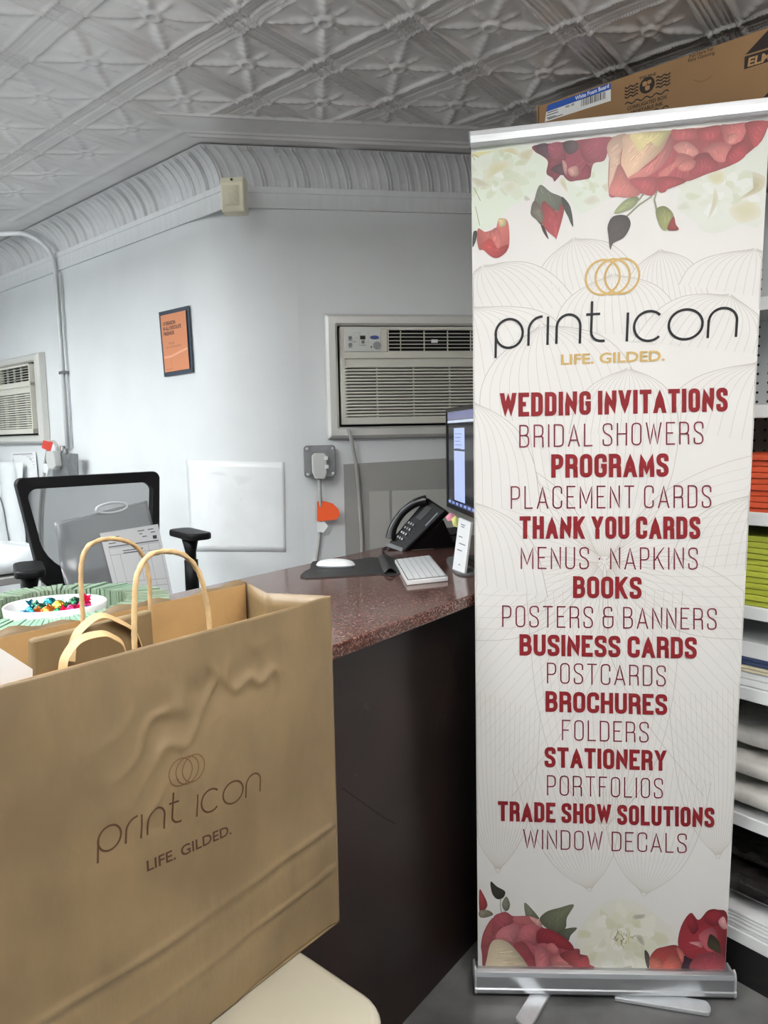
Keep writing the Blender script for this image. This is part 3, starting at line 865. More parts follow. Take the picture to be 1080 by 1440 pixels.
# ---- ring of fanned cards, tray and bowl of sweets
rc = atZ(78, 846, 1.10); rc = Vector((rc.x, rc.y, CT))
mb = MB(); n = 110; ri_, ro = .128, .205
for k in range(n):
    a_ = 2*PI*k/n; d_ = Vector((math.cos(a_), math.sin(a_), 0)); s_ = Vector((-d_.y, d_.x, 0)); hh = .078+.002*random.uniform(-1, 1); w0 = .0027; w1 = .0052
    r0 = ri_+random.uniform(-.004, .003)
    pts = [rc+d_*r0-s_*w0+UP*.010, rc+d_*r0+s_*w0+UP*.010, rc+d_*ro+s_*w1+UP*.010, rc+d_*ro-s_*w1+UP*.010]
    tp = [rc+d_*r0-s_*w0+UP*hh, rc+d_*r0+s_*w0+UP*hh, rc+d_*ro+s_*w1+UP*(hh-.004), rc+d_*ro-s_*w1+UP*(hh-.004)]
    mb.hexa(pts+tp)
mb.lathe(rc, [(ri_+.012, .010), (ro-.004, .010), (ro-.004, .066), (ri_+.012, .068), (ri_+.012, .010)], 72, cap=False)
tag(mb.build('card_ring', M['green'], origin=rc+UP*.01), 'ring of fanned mint green cards standing around the sweet bowl', 'card ring')
mb = MB(); mb.lathe(rc, [(.19, 0), (.195, .004), (.19, .010), (.0001, .010)], 64)
tag(mb.build('round_tray', M['wood'], origin=rc), 'round brown wooden tray under the green card ring', 'tray')
tb = rc+UP*.010
rot = math.radians(8)
mb = MB(); mb.lathe(tb, [(.06, 0), (.075, .004), (.081, .03), (.085, .066), (.083, .068), (.080, .066), (.075, .030), (.066, .012), (.0001, .010)], 64, 1.08, .9, rot)
tag(mb.build('bowl', M['ceramic'], smooth=True, origin=tb), 'white oval bowl of foil wrapped sweets inside the green card ring', 'bowl')
foil = {}
for nm, c in dict(green=(40, 120, 80), teal=(40, 130, 140), orange=(220, 120, 50), pink=(220, 50, 110), blue=(60, 130, 200), darkgreen=(30, 80, 55), gold=(200, 160, 60), red=(200, 50, 50)).items():
    foil[nm] = mat(nm+'_foil', c, .18, .85, bump=.3, bscale=160)
sw = [('blue', -.05, -.02, .000, 'pale blue foil sweet lying low at the left side of the bowl'), ('darkgreen', -.028, .000, .008, 'dark green foil sweet at the left of the heap in the bowl'), ('teal', -.020, .020, .014, 'teal foil sweet at the top left of the heap'), ('orange', -.008, -.014, .006, 'orange foil sweet in the front of the heap'),
      ('gold', .004, .006, .012, 'gold foil sweet in the middle of the heap'), ('green', .014, -.018, .004, 'green foil sweet in the front of the heap'), ('darkgreen', .030, .014, .016, 'dark green foil sweet at the top right of the heap'), ('pink', .036, -.012, .008, 'bright pink foil sweet at the right of the heap'),
      ('red', -.016, -.034, .000, 'red foil sweet at the front edge of the heap'), ('blue', .060, .000, .002, 'blue foil sweet lying alone at the right side of the bowl'), ('pink', .048, .012, .012, 'dark pink foil sweet just behind the bright pink one'), ('teal', -.052, .012, .000, 'teal foil sweet lying low at the back left of the bowl')]
for i, (c, dx, dy, dz, lb) in enumerate(sw):
    rnd = random.Random(i); p = tb+Vector((dx, dy, .046+dz)); ax = Vector((rnd.uniform(-1, 1), rnd.uniform(-1, 1), rnd.uniform(-.1, .5))).normalized()
    t = thing('wrapped_sweet', p-UP*.01, lb, 'sweet', 'foil wrapped sweets in the bowl')
    mb = MB()
    for sgn in (0,):
        N_ = 14
        V = []
        for a_ in range(9):
            for b_ in range(N_):
                th_ = PI*a_/8; ph = 2*PI*b_/N_; q = Vector((math.sin(th_)*math.cos(ph), math.sin(th_)*math.sin(ph), math.cos(th_)))
                V.append(p+q*(.0135*(1+.14*nz(q.x+i, q.y, q.z, 3.1))))
        mb.add(V, [(a_*N_+b_, a_*N_+(b_+1) % N_, (a_+1)*N_+(b_+1) % N_, (a_+1)*N_+b_) for a_ in range(8) for b_ in range(N_)])
    mb.build('sweet_body', foil[c], t)
    sd = ax.cross(UP).normalized(); nn = ax.cross(sd)
    for sgn in (-1, 1):
        mb = MB(); base = p+ax*(sgn*.011); V = [base]; K = 9
        for k in range(K): a_ = 2*PI*k/K; V.append(base+ax*(sgn*(.012+.003*(k % 2)))+(sd*math.cos(a_)+nn*math.sin(a_))*(.010 if k % 2 else .006))
        mb.add(V, [(0, 1+k, 1+(k+1) % K) for k in range(K)]); mb.build('wrapper_twist', foil[c], t)

# ---- mouse, mat, keyboard
mp = [atZ(x, y, CT) for x, y in ((427, 806), (436, 801), (438, 794), (446, 790), (500, 788), (518, 785), (530, 785), (558, 786), (563, 806), (548, 811), (536, 808), (520, 809), (430, 814))]
mb = MB(); mb.prism(smooth_path([p for p in mp], 4, True), (0, 0, .003)); mt = tag(mb.build('mouse_mat', M['blackm']), 'black desk mat under the white mouse on the granite counter', 'mat')
w0 = [atZ(532, 786, CT+.003), atZ(544, 786, CT+.003), atZ(558, 806, CT+.003), atZ(540, 807, CT+.003)]
mb = MB(); mb.grid(lambda u, v: w0[3].lerp(w0[2], u).lerp(w0[0].lerp(w0[1], u), v)+UP*(.001+.014*math.sin(PI*u)), 12, 8); tag(mb.build('wrist_rest', M['blackm'], solid=.002, smooth=True), 'narrow black padded rest between the mouse and the keyboard', 'wrist rest')
mc = atZ(472, 797, CT+.003); md = Vector((1, -.12, 0)).normalized(); ms = Vector((-md.y, md.x, 0))
t = thing('mouse', mc, 'white low curved computer mouse on the black mat', 'mouse')
def mshape(u, v):
    x = (u-.5)*2; y = (v-.5)*2; r_ = max(abs(x), abs(y)); 
    q = math.hypot(x, y); k = (r_/q) if q else 1
    X, Y = x*k, y*k; rr2 = min(1, math.hypot(X, Y))
    return mc+md*(X*.057)+ms*(Y*.029)+UP*(.006+.017*math.sqrt(max(0, 1-rr2**2.4)))
mb = MB(); mb.grid(mshape, 20, 16); mb.build('shell', M['white'], t, smooth=True)
mb = MB(); mb.lathe(mc, [(.0001, 0), (.95, 0), (1.0, .003), (1.0, .006), (.0001, .006)], 40, .0555, .028, math.atan2(md.y, md.x)); mb.build('base_plate', M['alud'], t)

kq = [atZ(555, 787, CT+.012), atZ(605, 781, CT+.012), atZ(630, 811, CT+.012), atZ(572, 817, CT+.012)]
t = thing('keyboard', (kq[0]+kq[2])/2-UP*.012, 'slim white keyboard on the counter between the mouse and the phone', 'keyboard')
def kb(u, v, z=0): return kq[3].lerp(kq[2], u).lerp(kq[0].lerp(kq[1], u), v)+UP*z
mb = MB(); lo = [kb(*p) for p in ((0, 0), (1, 0), (1, 1), (0, 1))]; mb.prism([p-UP*.0115 for p in lo], (0, 0, .0115)); mb.build('keyboard_body', M['white'], t, bevel=.002)
mb = MB(); mb.prism([kb(*p) for p in ((.03, .02), (.97, .02), (.97, .98), (.03, .98))], (0, 0, .0006)); mb.build('key_well', M['black'], t)
for i in range(6):
    row = 13 if i not in (5,) else 8
    for j in range(row):
        u0, u1 = .045+.912*i/6+.004, .045+.912*(i+1)/6-.012
        v0, v1 = .03+.94*j/row+.002, .03+.94*(j+1)/row-.004
        mb = MB(); mb.prism([kb(u0, v0, .0006), kb(u1, v0, .0006), kb(u1, v1, .0006), kb(u0, v1, .0006)], (0, 0, .0022)); mb.build('key', M['white'], t)

# ---- desk phone: tilted body on a wedge stand, handset along its left side
ph = atZ(588, 776, CT)
pf = Vector((-.62, -.78, 0)).normalized()     # the phone's front faces the desk operator
def PHP(x, y, off=0): return atP(x, y, ph+UP*.030+pf*off, Vector((pf.x, pf.y, .55)).normalized())
t = thing('desk_phone', ph, 'black desk phone with handset tilted on its stand behind the keyboard', 'telephone')
pn = Vector((pf.x, pf.y, .55)).normalized()
bodyq = [PHP(542, 768), PHP(566, 777), PHP(627, 717), PHP(600, 699)]
mb = MB(); mb.prism(smooth_path(bodyq, 1, True) if False else bodyq, -pn*.028); bodyp = mb.build('phone_body', M['black'], t, bevel=.006, seg=3)
hs = smooth_path([PHP(550, 758)+pn*.004, PHP(556, 744)+pn*.014, PHP(570, 725)+pn*.020, PHP(588, 710)+pn*.016, PHP(601, 704)+pn*.004], 8)
nh = len(hs); rad = [.018-.005*math.sin(PI*i/(nh-1)) for i in range(nh)]
mb = MB(); mb.tube(hs, rad, 12); hst = mb.build('handset', M['blacks'], t, smooth=True)
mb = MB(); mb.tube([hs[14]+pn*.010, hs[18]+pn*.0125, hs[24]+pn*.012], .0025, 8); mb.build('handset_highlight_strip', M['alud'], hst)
for r_ in range(4):
    for c in range(3):
        x = 560+r_*5.2+c*3.1; y = 755-r_*6.6+c*1.6
        kk = PHP(x, y); e_ = (PHP(x+4, y+2)-kk).normalized(); g_ = pn.cross(e_)
        mb = MB(); mb.box(kk+pn*.0015, e_, g_, pn, .0030, .0040, .0022); mb.build('key', M['acw'] if False else M['galv'], bodyp, bevel=.0006)
for i, (x, y) in enumerate(((580, 742), (584, 745), (577, 749), (573, 755), (568, 760), (582, 750))):
    kk = PHP(x, y); mb = MB(); mb.box(kk+pn*.001, E1, N1, pn, .0018, .0018, .0018); mb.build('function_key', M['grey'], bodyp)
mb = MB(); mb.prism([PHP(585, 728)+pn*.0005, PHP(592, 732)+pn*.0005, PHP(608, 715)+pn*.0005, PHP(601, 710)+pn*.0005], pn*.001); mb.build('display', M['blacks'], bodyp)
mb = MB(); mb.prism([PHP(598, 739)+pn*.0005, PHP(599, 740)+pn*.0005, PHP(616, 722)+pn*.0005, PHP(615, 721)+pn*.0005], pn*.0008); mb.build('silver_line', M['alud'], bodyp)
mb = MB(); mb.prism([PHP(543, 768)+pn*.0005, PHP(565.5, 776)+pn*.0005, PHP(567, 771)+pn*.0005, PHP(546, 763)+pn*.0005], pn*.001); mb.build('grey_chin', M['grey'], bodyp)
mb = MB(); q0 = PHP(570, 774)-pn*.028; q1 = PHP(618, 726)-pn*.028
wd_ = (PHP(566, 777)-PHP(542, 768))*.35
z0_ = CT+.0005
mb.prism([Vector((q0.x, q0.y, z0_)), q1, Vector((q1.x-pf.x*.07, q1.y-pf.y*.07, z0_))], -wd_*1.6); mb.build('stand', M['black'], t, bevel=.003)
mb = MB(); mb.tube(smooth_path([PHP(545, 762)-pn*.01, PHP(539, 766)-pn*.02, atZ(538, 772, CT+.004), atZ(543, 780, CT+.004), atZ(548, 783, CT+.004)], 6), .0022, 8); mb.build('handset_cord', M['black'], t, smooth=True)

# document tray behind the phone
q = [atZ(610, 758, CT+.03), atZ(650, 752, CT+.03), atZ(650, 742, CT+.03), atZ(614, 746, CT+.03)]
t = thing('document_tray', Vector(((q[0].x+q[2].x)/2, (q[0].y+q[2].y)/2, CT)), 'flat black document tray on the counter behind the phone', 'tray')
mb = MB(); mb.prism([p-UP*.030 for p in q], (0, 0, .008)); mb.build('tray_base', M['black'], t)
mb = MB(); mb.prism(q, (0, 0, .006)); mb.build('tray_top', M['black'], t, bevel=.002)
mb = MB()
for i in range(4): mb.box(q[i].lerp((q[0]+q[2])/2, .1)-UP*.012, (1, 0, 0), (0, 1, 0), UP, .004, .004, .0115)
mb.build('tray_post', M['black'], t)

# ---- monitor
mo = Vector((.205, 2.36, 0)); mdv = Vector((.065, -.50, 0)).normalized(); mn = Vector((mdv.y, -mdv.x, 0))   # screen normal points left
if mn.x > 0: mn = -mn
mzb, mzt, mw = 1.165, 1.475, .52
t = thing('computer_monitor', mo+mdv*.26+UP*CT, 'black computer monitor seen edge on at the left edge of the banner', 'monitor')
def MO(u, z, o_=0): return mo+mdv*u+UP*z+mn*o_
mb = MB(); mb.prism([MO(0, mzb), MO(mw, mzb), MO(mw, mzt), MO(0, mzt)], -mn*.022); mb.build('case', M['black'], t, bevel=.004)
mb = MB(); mb.ring([MO(0, mzb), MO(mw, mzb), MO(mw, mzt), MO(0, mzt)], [MO(.012, mzb+.014), MO(mw-.012, mzb+.014), MO(mw-.012, mzt-.012), MO(.012, mzt-.012)], mn*.004); mb.build('bezel', M['blacks'], t)
ik = Ink(lambda u, v, l: MO(u, v, .0008+l), 1e-4, 0)
gridfill(ik, .012, mw-.012, mzb+.014, mzt-.012, 8, 8, lambda u, v: (34, 36, 40))
gridfill(ik, .012, mw-.012, mzt-.036, mzt-.012, 6, 1, lambda u, v: (112, 114, 146))
gridfill(ik, .012, mw-.012, mzt-.046, mzt-.038, 6, 1, lambda u, v: (190, 198, 215))
gridfill(ik, .10, .235, mzb+.030, mzt-.062, 4, 4, lambda u, v: (168, 182, 226))
gridfill(ik, .10, .235, mzt-.130, mzt-.124, 2, 1, lambda u, v: (40, 44, 60))
for k in range(5): gridfill(ik, .115, .20-.01*(k % 3), mzt-.080-.011*k, mzt-.078-.011*k, 1, 1, lambda u, v: (110, 122, 170))
gridfill(ik, .012, mw-.012, mzb+.014, mzb+.026, 6, 1, lambda u, v: (60, 70, 110))
for k in range(9): gridfill(ik, .02+.05*k, .05+.05*k, mzb+.016, mzb+.024, 1, 1, lambda u, v: (130, 145, 190))
ik.mb.build('screen', M['screen'], t)
mb = MB(); mb.prism([MO(.23, CT+.012, -.03), MO(.29, CT+.012, -.03), MO(.28, 1.30, -.024), MO(.24, 1.30, -.024)], -mn*.012); mb.build('stand_neck', M['black'], t)
mb = MB(); mb.prism([MO(.16, CT, -.16), MO(.36, CT, -.16), MO(.36, CT, -.015), MO(.16, CT, -.015)], (0, 0, .012)); mb.build('stand_base', M['black'], t, bevel=.004)
# sticky notes on the monitor corner
def note(x0_, y0_, pts, m, lb):
    mb = MB(); P = [atD(x, y, tt) for x, y, tt in pts]
    mb.prism(P, (-.001, -.001, .0004)); tag(mb.build('sticky_note', m), lb, 'sticky note', 'sticky notes on the monitor')
m_pk = mat('pink_note', (232, 150, 165), .6); m_ye = mat('yellow_note', (228, 226, 140), .6)
note(0, 0, [(627, 727, 2.16), (634, 721, 2.16), (640, 724, 2.16), (637, 732, 2.14), (630, 733, 2.14)], m_pk, 'pink sticky note curling under the monitor corner')
note(0, 0, [(635, 730, 2.12), (641, 725, 2.12), (648, 733, 2.12), (644, 742, 2.10), (638, 740, 2.10)], m_ye, 'yellow sticky note curling under the monitor corner')

# ---- price card on a small stand
cb = [atZ(639, 800, CT+.006), atZ(656, 806, CT+.006)]
cdv = (cb[1]-cb[0]).normalized(); t = thing('card_stand', (cb[0]+cb[1])/2-UP*.006, 'white printed card leaning on a small grey stand beside the banner', 'card stand')
top0, top1 = atD(648, 728, 2.10*.985), atD(665, 735, 2.03*.985)
mb = MB(); mb.prism([cb[0], cb[1], top1, top0], (cdv.cross(UP)).normalized()*.006); mb.build('card', M['paper'], t)
ik = Ink(lambda u, v, l: cb[0].lerp(cb[1], u).lerp(top0.lerp(top1, u), v)-(cdv.cross(UP)).normalized()*(.0006+l) if False else cb[0].lerp(cb[1], u).lerp(top0.lerp(top1, u), v)+(cdv.cross(UP)).normalized()*(.0066+l))
for (u, v, l_) in ((.25, .90, .35), (.3, .86, .25), (.2, .66, .3), (.3, .53, .5), (.2, .40, .4), (.45, .13, .15)): ik.line([(u, v), (u+l_, v)], .02, (110, 112, 118), step=.3)
ik.mb.build('card_print', M['pr'], t)
mb = MB(); bp_ = [atZ(628, 789, CT), atZ(640, 786, CT), atZ(668, 806, CT), atZ(656, 810, CT), atZ(640, 806, CT)]; mb.prism(smooth_path(bp_, 4, True), (0, 0, .006)); mb.build('stand_base', M['grey'], t, bevel=.001)

# ================================================================== OFFICE CHAIR
AX = Vector((.73, .68, 0)).normalized(); FW = Vector((.68, -.73, 0)).normalized()
Cb = Vector((-1.0, 2.52, 0)); tilt = .16
t = thing('office_chair', Cb+FW*.25, 'black mesh back office chair with armrests behind the counter', 'office chair')
def CH(a_, z, f_=0): return Cb+AX*a_+UP*z+FW*(f_-(z-.80)*tilt+.075+.10*a_*a_*2)
def loopC(w_, z0, z1, r0, r1, off, n=8, bot=1.0):
    out = []
    for cx, cz, a0, r_ in ((w_/2-r1, z1-r1, 0, r1), (-w_/2+r1, z1-r1, 90, r1), (-w_/2*bot+r0, z0+r0, 180, r0), (w_/2*bot-r0, z0+r0, 270, r0)):
        for k in range(n+1): a_ = math.radians(a0+90*k/n); out.append((cx+r_*math.cos(a_), cz+r_*math.sin(a_)))
    return [CH(p[0], p[1], off) for p in out]
mb = MB(); mb.ring(loopC(.485, .90, 1.282, .10, .022, .012, bot=.86), loopC(.420, .965, 1.245, .14, .03, .012, bot=.92), -FW*.03); mb.build('back_frame', M['black'], t, bevel=.004)
mb = MB(); mb.grid(lambda u, v: CH((u-.5)*.44*(.9+.1*v), .945+.315*v, -.004), 16, 16); mb.build('mesh_back', M['mesh'], t, smooth=True)
mb = MB(); mb.prism([CH(-.055, .94, -.02), CH(.055, .94, -.02), CH(.04, .72, -.09), CH(-.04, .72, -.09)], -FW*.025)
for s_ in (-1, 1): mb.prism([CH(s_*.20, .93, -.005), CH(s_*.165, .915, -.005), CH(s_*.02, .78, -.06), CH(s_*.05, .77, -.06)], -FW*.025)
mb.build('back_spine', M['black'], t, bevel=.004)
mb = MB(); lp = [(p[0], p[1]) for p in rrect(.48, .46, .09)]
mb.prism([Cb+AX*p[0]+FW*(.28+p[1])+UP*.72 for p in lp], (0, 0, .07)); mb.build('seat', M['blackm'], t, bevel=.02, seg=3)
arms = [(onp, ) for onp in ()]
for (px_, py_, tt, zz) in ((41, 801, 2.2, 1.012), (267, 751, 2.55, 1.070)):
    pc_ = atZ(px_, py_, zz)
    o_ = MB(); d_ = (FW*.9+AX*(-.25 if px_ < 100 else -.1)).normalized(); s_ = Vector((-d_.y, d_.x, 0))
    lp = rrect(.21, .085, .03)
    o_.prism([pc_+d_*p[0]+s_*p[1]-UP*.012 for p in lp], (0, 0, .024)); ar = o_.build('armrest', M['black'], t, bevel=.007, seg=3)
    m2 = MB(); m2.tube([pc_-UP*.012, pc_-UP*.06, pc_-UP*.10], [.030, .019, .018], 12); m2.tube([pc_-UP*.09, pc_-UP*.22], .024, 12); m2.tube([pc_-UP*.20, Vector((pc_.x, pc_.y, .76)), Cb+FW*.28+AX*(.20 if px_ > 100 else -.20)+UP*.72], .02, 12); m2.build('arm_post', M['black'], ar, smooth=True)
mb = MB(); bc = Cb+FW*.28; mb.tube([bc+UP*.10, bc+UP*.72], [.03, .025], 14); mb.build('gas_lift', M['chrome'], t, smooth=True)
mb = MB()
for k in range(5):
    a_ = 2*PI*k/5+.3; e_ = Vector((math.cos(a_), math.sin(a_), 0)); mb.tube([bc+UP*.11, bc+e_*.28+UP*.075], [.026, .016], 10)
bs = mb.build('star_base', M['black'], t)
for k in range(5):
    a_ = 2*PI*k/5+.3; e_ = Vector((math.cos(a_), math.sin(a_), 0)); m2 = MB(); m2.tube([bc+e_*.28+Vector((-e_.y, e_.x, 0))*.02+UP*.03, bc+e_*.28-Vector((-e_.y, e_.x, 0))*.02+UP*.03], .03, 14); m2.build('caster', M['black'], bs)
# clear plastic document bag and sheet on the chair
fo = Cb+FW*.17; fnrm = (FW+UP*.22).normalized()
def FO(x, y, l=0): return atP(x, y, fo+UP*1.0+fnrm*l, fnrm)
t = thing('plastic_document_bag', FO(160, 850), 'clear plastic document bag with cut handle leaning on the office chair', 'document bag')
fq = [FO(94, 850), FO(243, 855), FO(206, 704), FO(76, 735)]
mb = MB(); mb.grid(lambda u, v: fq[0].lerp(fq[1], u).lerp(fq[3].lerp(fq[2], u), v)+fnrm*(.004*math.sin(u*5+v*4)+.012*math.exp(-((u-.05)/.06)**2)*math.sin(v*9)), 24, 20); mb.build('film', M['film'], t, solid=.001, smooth=True)
hl = [FO(157+22*p[0]+0, 714-2.5*p[0]+7*p[1], .004) for p in [(math.cos(2*PI*k/24), math.sin(2*PI*k/24)) for k in range(24)]]
mb = MB(); mb.tube(hl, .004, 8, closed=True); mb.build('handle_cutout', mat('white_glint_rim', (225, 228, 230), .1, coat=.5), t, smooth=True)  # pale opaque rim imitates white glints around the handle slot
t = thing('printed_form', FO(190, 840, .012), 'white printed invoice form in front of the clear document bag', 'paper')
pq = [FO(166, 850, .014), FO(245, 845, .014), FO(222, 737, .014), FO(140, 750, .014)]
mb = MB(); mb.prism(pq, fnrm*.001); mb.build('sheet', M['paper'], t)
ik = Ink(lambda u, v, l: pq[0].lerp(pq[1], u).lerp(pq[3].lerp(pq[2], u), v)+fnrm*(.0012+l))
g1, g2 = (150, 155, 162), (90, 95, 102)
for pts in ([(.08, .80), (.95, .80)], [(.08, .77), (.95, .77)], [(.08, .77), (.08, .05)], [(.95, .77), (.95, .05)], [(.08, .68), (.95, .68)], [(.08, .30), (.95, .30)], [(.24, .68), (.24, .30)], [(.55, .68), (.55, .30)], [(.75, .77), (.75, .05)], [(.55, .22), (.95, .22)], [(.55, .14), (.95, .14)], [(.08, .05), (.95, .05)]): ik.line(pts, .005, g1, step=.3)
for (u, v, l_) in ((.1, .92, .2), (.1, .885, .12), (.62, .95, .12), (.80, .95, .1), (.64, .91, .05), (.84, .91, .08), (.68, .87, .08), (.30, .72, .35), (.30, .69, .25), (.1, .84, .12)): ik.line([(u, v), (u+l_, v)], .012, g2, step=.3)
gridfill(ik, .86, .93, .82, .865, 1, 1, lambda u, v: (70, 74, 80)); gridfill(ik, .08, .95, .785, .80, 3, 1, lambda u, v: (120, 124, 130))
ik.mb.build('printed_lines', M['pr'], t)

# side table and plastic at the far left
q = [atZ(-60, 812, .86), atZ(46, 812, .86)]
tc_ = Vector((-1.72, 3.05, 0))
t = thing('side_table', tc_, 'grey side table at the far left behind the office chair', 'table')
mb = MB(); mb.box(tc_+UP*.845, AX, FW, UP, .30, .26, .015); mb.build('table_top', M['board'], t, bevel=.003)
for sx in (-1, 1):
    for sy in (-1, 1):
        mb = MB(); mb.box(tc_+AX*.27*sx+FW*.23*sy+UP*.415, AX, FW, UP, .018, .018, .415); mb.build('leg', M['grey'], t)
pb = tc_+UP*.86
def blob(u, v):
    th_ = 2*PI*u; z = v; r_ = math.sqrt(max(0, 1-(2*z-.55)**2/2.2))*(1 if v < 1 else 0)
    if v >= 1: r_ = 0
    q = Vector((math.cos(th_)*.27*r_, math.sin(th_)*.22*r_, .01+.115*z))
    k = nz(q.x, q.y, q.z, 9)*.03+nz(q.x+3, q.y, q.z, 22)*.012
    return pb+q*(1+k*2)+Vector((0, 0, max(0, k)*.8))
mb = MB(); mb.grid(blob, 48, 20); tag(mb.build('plastic_bag', M['poly'], smooth=True), 'crumpled white plastic bag on the side table at the far left', 'plastic bag')
dq = [onL(-30, 648, .02), onL(36, 650, .02), onL(44, 780, .03), onL(-30, 790, .03)]
mb = MB(); mb.grid(lambda u, v: dq[3].lerp(dq[2], u).lerp(dq[0].lerp(dq[1], u), v)+NL*(.016+.014*math.sin(u*19+3*v)+.008*nz(u, v, 0, 6)), 40, 16); tag(mb.build('plastic_drape', M['poly'], solid=.001, smooth=True), 'white plastic sheeting hanging in folds under the far left air conditioner', 'plastic sheet')
mb = MB(); mb.tube(smooth_path([onL(-4, 690, .06), onL(4, 712, .06), onL(9, 740, .062), onL(14, 768, .065), onL(20, 800, .06)], 6), .004, 8); tag(mb.build('loose_cable', M['grey'], smooth=True), 'thin grey loose cable hanging in front of the plastic sheeting', 'cable')

# ================================================================== ROLL UP BANNER
BL = Vector((.215, 1.738, .055)); BR = Vector((.826, 1.708, .055))
TLb = atD(662.6, 207, 1.585); TRb = atD(1083, 160.5, 1.585*.945)
BW = (BR-BL).length; BH = ((TLb-BL).length+(TRb-BR).length)/2
bn = (BR-BL).cross(UP).normalized()
if bn.y > 0: bn = -bn
def ban(u, v, l=0):
    k = v/BH; a_ = BL.lerp(TLb, k); b_ = BR.lerp(TRb, k); s_ = u/BW
    return a_.lerp(b_, s_)+bn*(l+.006*math.sin(PI*min(1, max(0, s_)))*k)
buv = unproject(ban, .3, 1.0)
t = thing('roll_up_banner', Vector((.52, 1.72, 0)), 'tall white roll up banner with red roses and a list of printing services', 'banner')
BT = t
mb = MB(); mb.grid(lambda u, v: ban(u*BW, -.02+v*(BH+.02)), 30, 90); sh = mb.build('banner_sheet', M['banner'], t, smooth=True)
ik = Ink(ban, 2.5e-5, 2e-4); ik.lim = (.0008, BW-.0008, -.01, BH-.004)
WHT = (226, 223, 219)
LN = (184, 181, 175)
def PX(pts): return [buv(*p) for p in pts]
def petal_fan(ap, lf, rt, bulge=.5, nl=15, col=LN, wd=.0011, fill=True):
    """onion-dome petal in line art: apex, left and right foot (pixels)"""
    A_, Lf, Rt = (buv(*q) for q in (ap, lf, rt))
    ey_ = (Lf+Rt)/2-A_; yl_ = ey_.normalized()
    def side(B_):
        ty = (B_-A_).dot(yl_)/ey_.length; sv = B_-A_-ey_*ty
        P = [A_+sv*fx+ey_*(ty*fy) for fx, fy in ((0, 0), (.10, .05), (.38, .14), (.68, .30), (.90, .58), (1, 1))]
        q = smooth_path([Vector((p.x, p.y, 0)) for p in P], 4)
        return [Vector((p.x, p.y)) for p in q]
    l_, r_ = side(Lf), side(Rt)
    NN = len(l_)
    clip = lambda P: Vector((min(max(P.x, .002), BW-.002), P.y))
    if fill:
        V = []; n_ = 8
        for i in range(NN):
            for j in range(n_+1): V.append(clip(l_[i].lerp(r_[i], j/n_)))
        ik.raw(V, [(i*(n_+1)+j, i*(n_+1)+j+1, (i+1)*(n_+1)+j+1, (i+1)*(n_+1)+j) for i in range(NN-1) for j in range(n_)], (219, 217, 214))
    ik.hold = (ik.last+1) if fill else ik.floor+(len(ik.boxes) % 7)
    for k in range(nl+1):
        q = k/nl; pts = [clip(a.lerp(b, q)) for a, b in zip(l_, r_)]
        pts = [p for i, p in enumerate(pts) if i == 0 or (p-pts[i-1]).length > 1e-6]
        pts = pts[1:] if k in (0, nl) else pts[3:]
        if len(pts) > 2: ik.line(pts, wd*(1.5 if k in (0, nl) else 1), col if k in (0, nl) else tuple(c+9 for c in col))
    ik.hold = None
domes = [((806, 334), (758, 410), (905, 405)), ((928, 350), (880, 430), (1000, 430)), ((1062, 349), (955, 400), (1150, 430)), ((678, 372.5), (618, 440), (818, 432)), ((862, 384), (780, 470), (960, 470)),
         ((1027, 413), (890, 480), (1085, 500)), ((661, 431), (560, 600), (795, 475)), ((761, 455), (676, 600), (905, 560)), ((1072, 507), (925, 600), (1180, 640)), ((660, 560), (560, 700), (760, 720)), ((884, 516), (800, 610), (955, 610)),
         ((1075, 690), (940, 800), (1180, 800)), ((655, 700), (560, 800), (770, 840))]
for a_, l_, r_ in domes: petal_fan(a_, l_, r_)
for ap, lf, rt in (((850, 790), (560, 600), (640, 900)), ((850, 790), (1160, 620), (1080, 900)), ((850, 790), (740, 560), (960, 560)), ((850, 790), (600, 880), (720, 1120)), ((850, 790), (1100, 880), (990, 1120)),
                   ((850, 1170), (740, 830), (960, 830)), ((700, 1230), (640, 960), (760, 1000)), ((1010, 1210), (940, 980), (1070, 960)), ((905, 1262), (850, 1040), (1000, 1100)), ((830, 1255), (720, 1080), (860, 1060))):
    petal_fan(ap, lf, rt, .42, 17, (190, 185, 177), .0009, False)
ik.top()

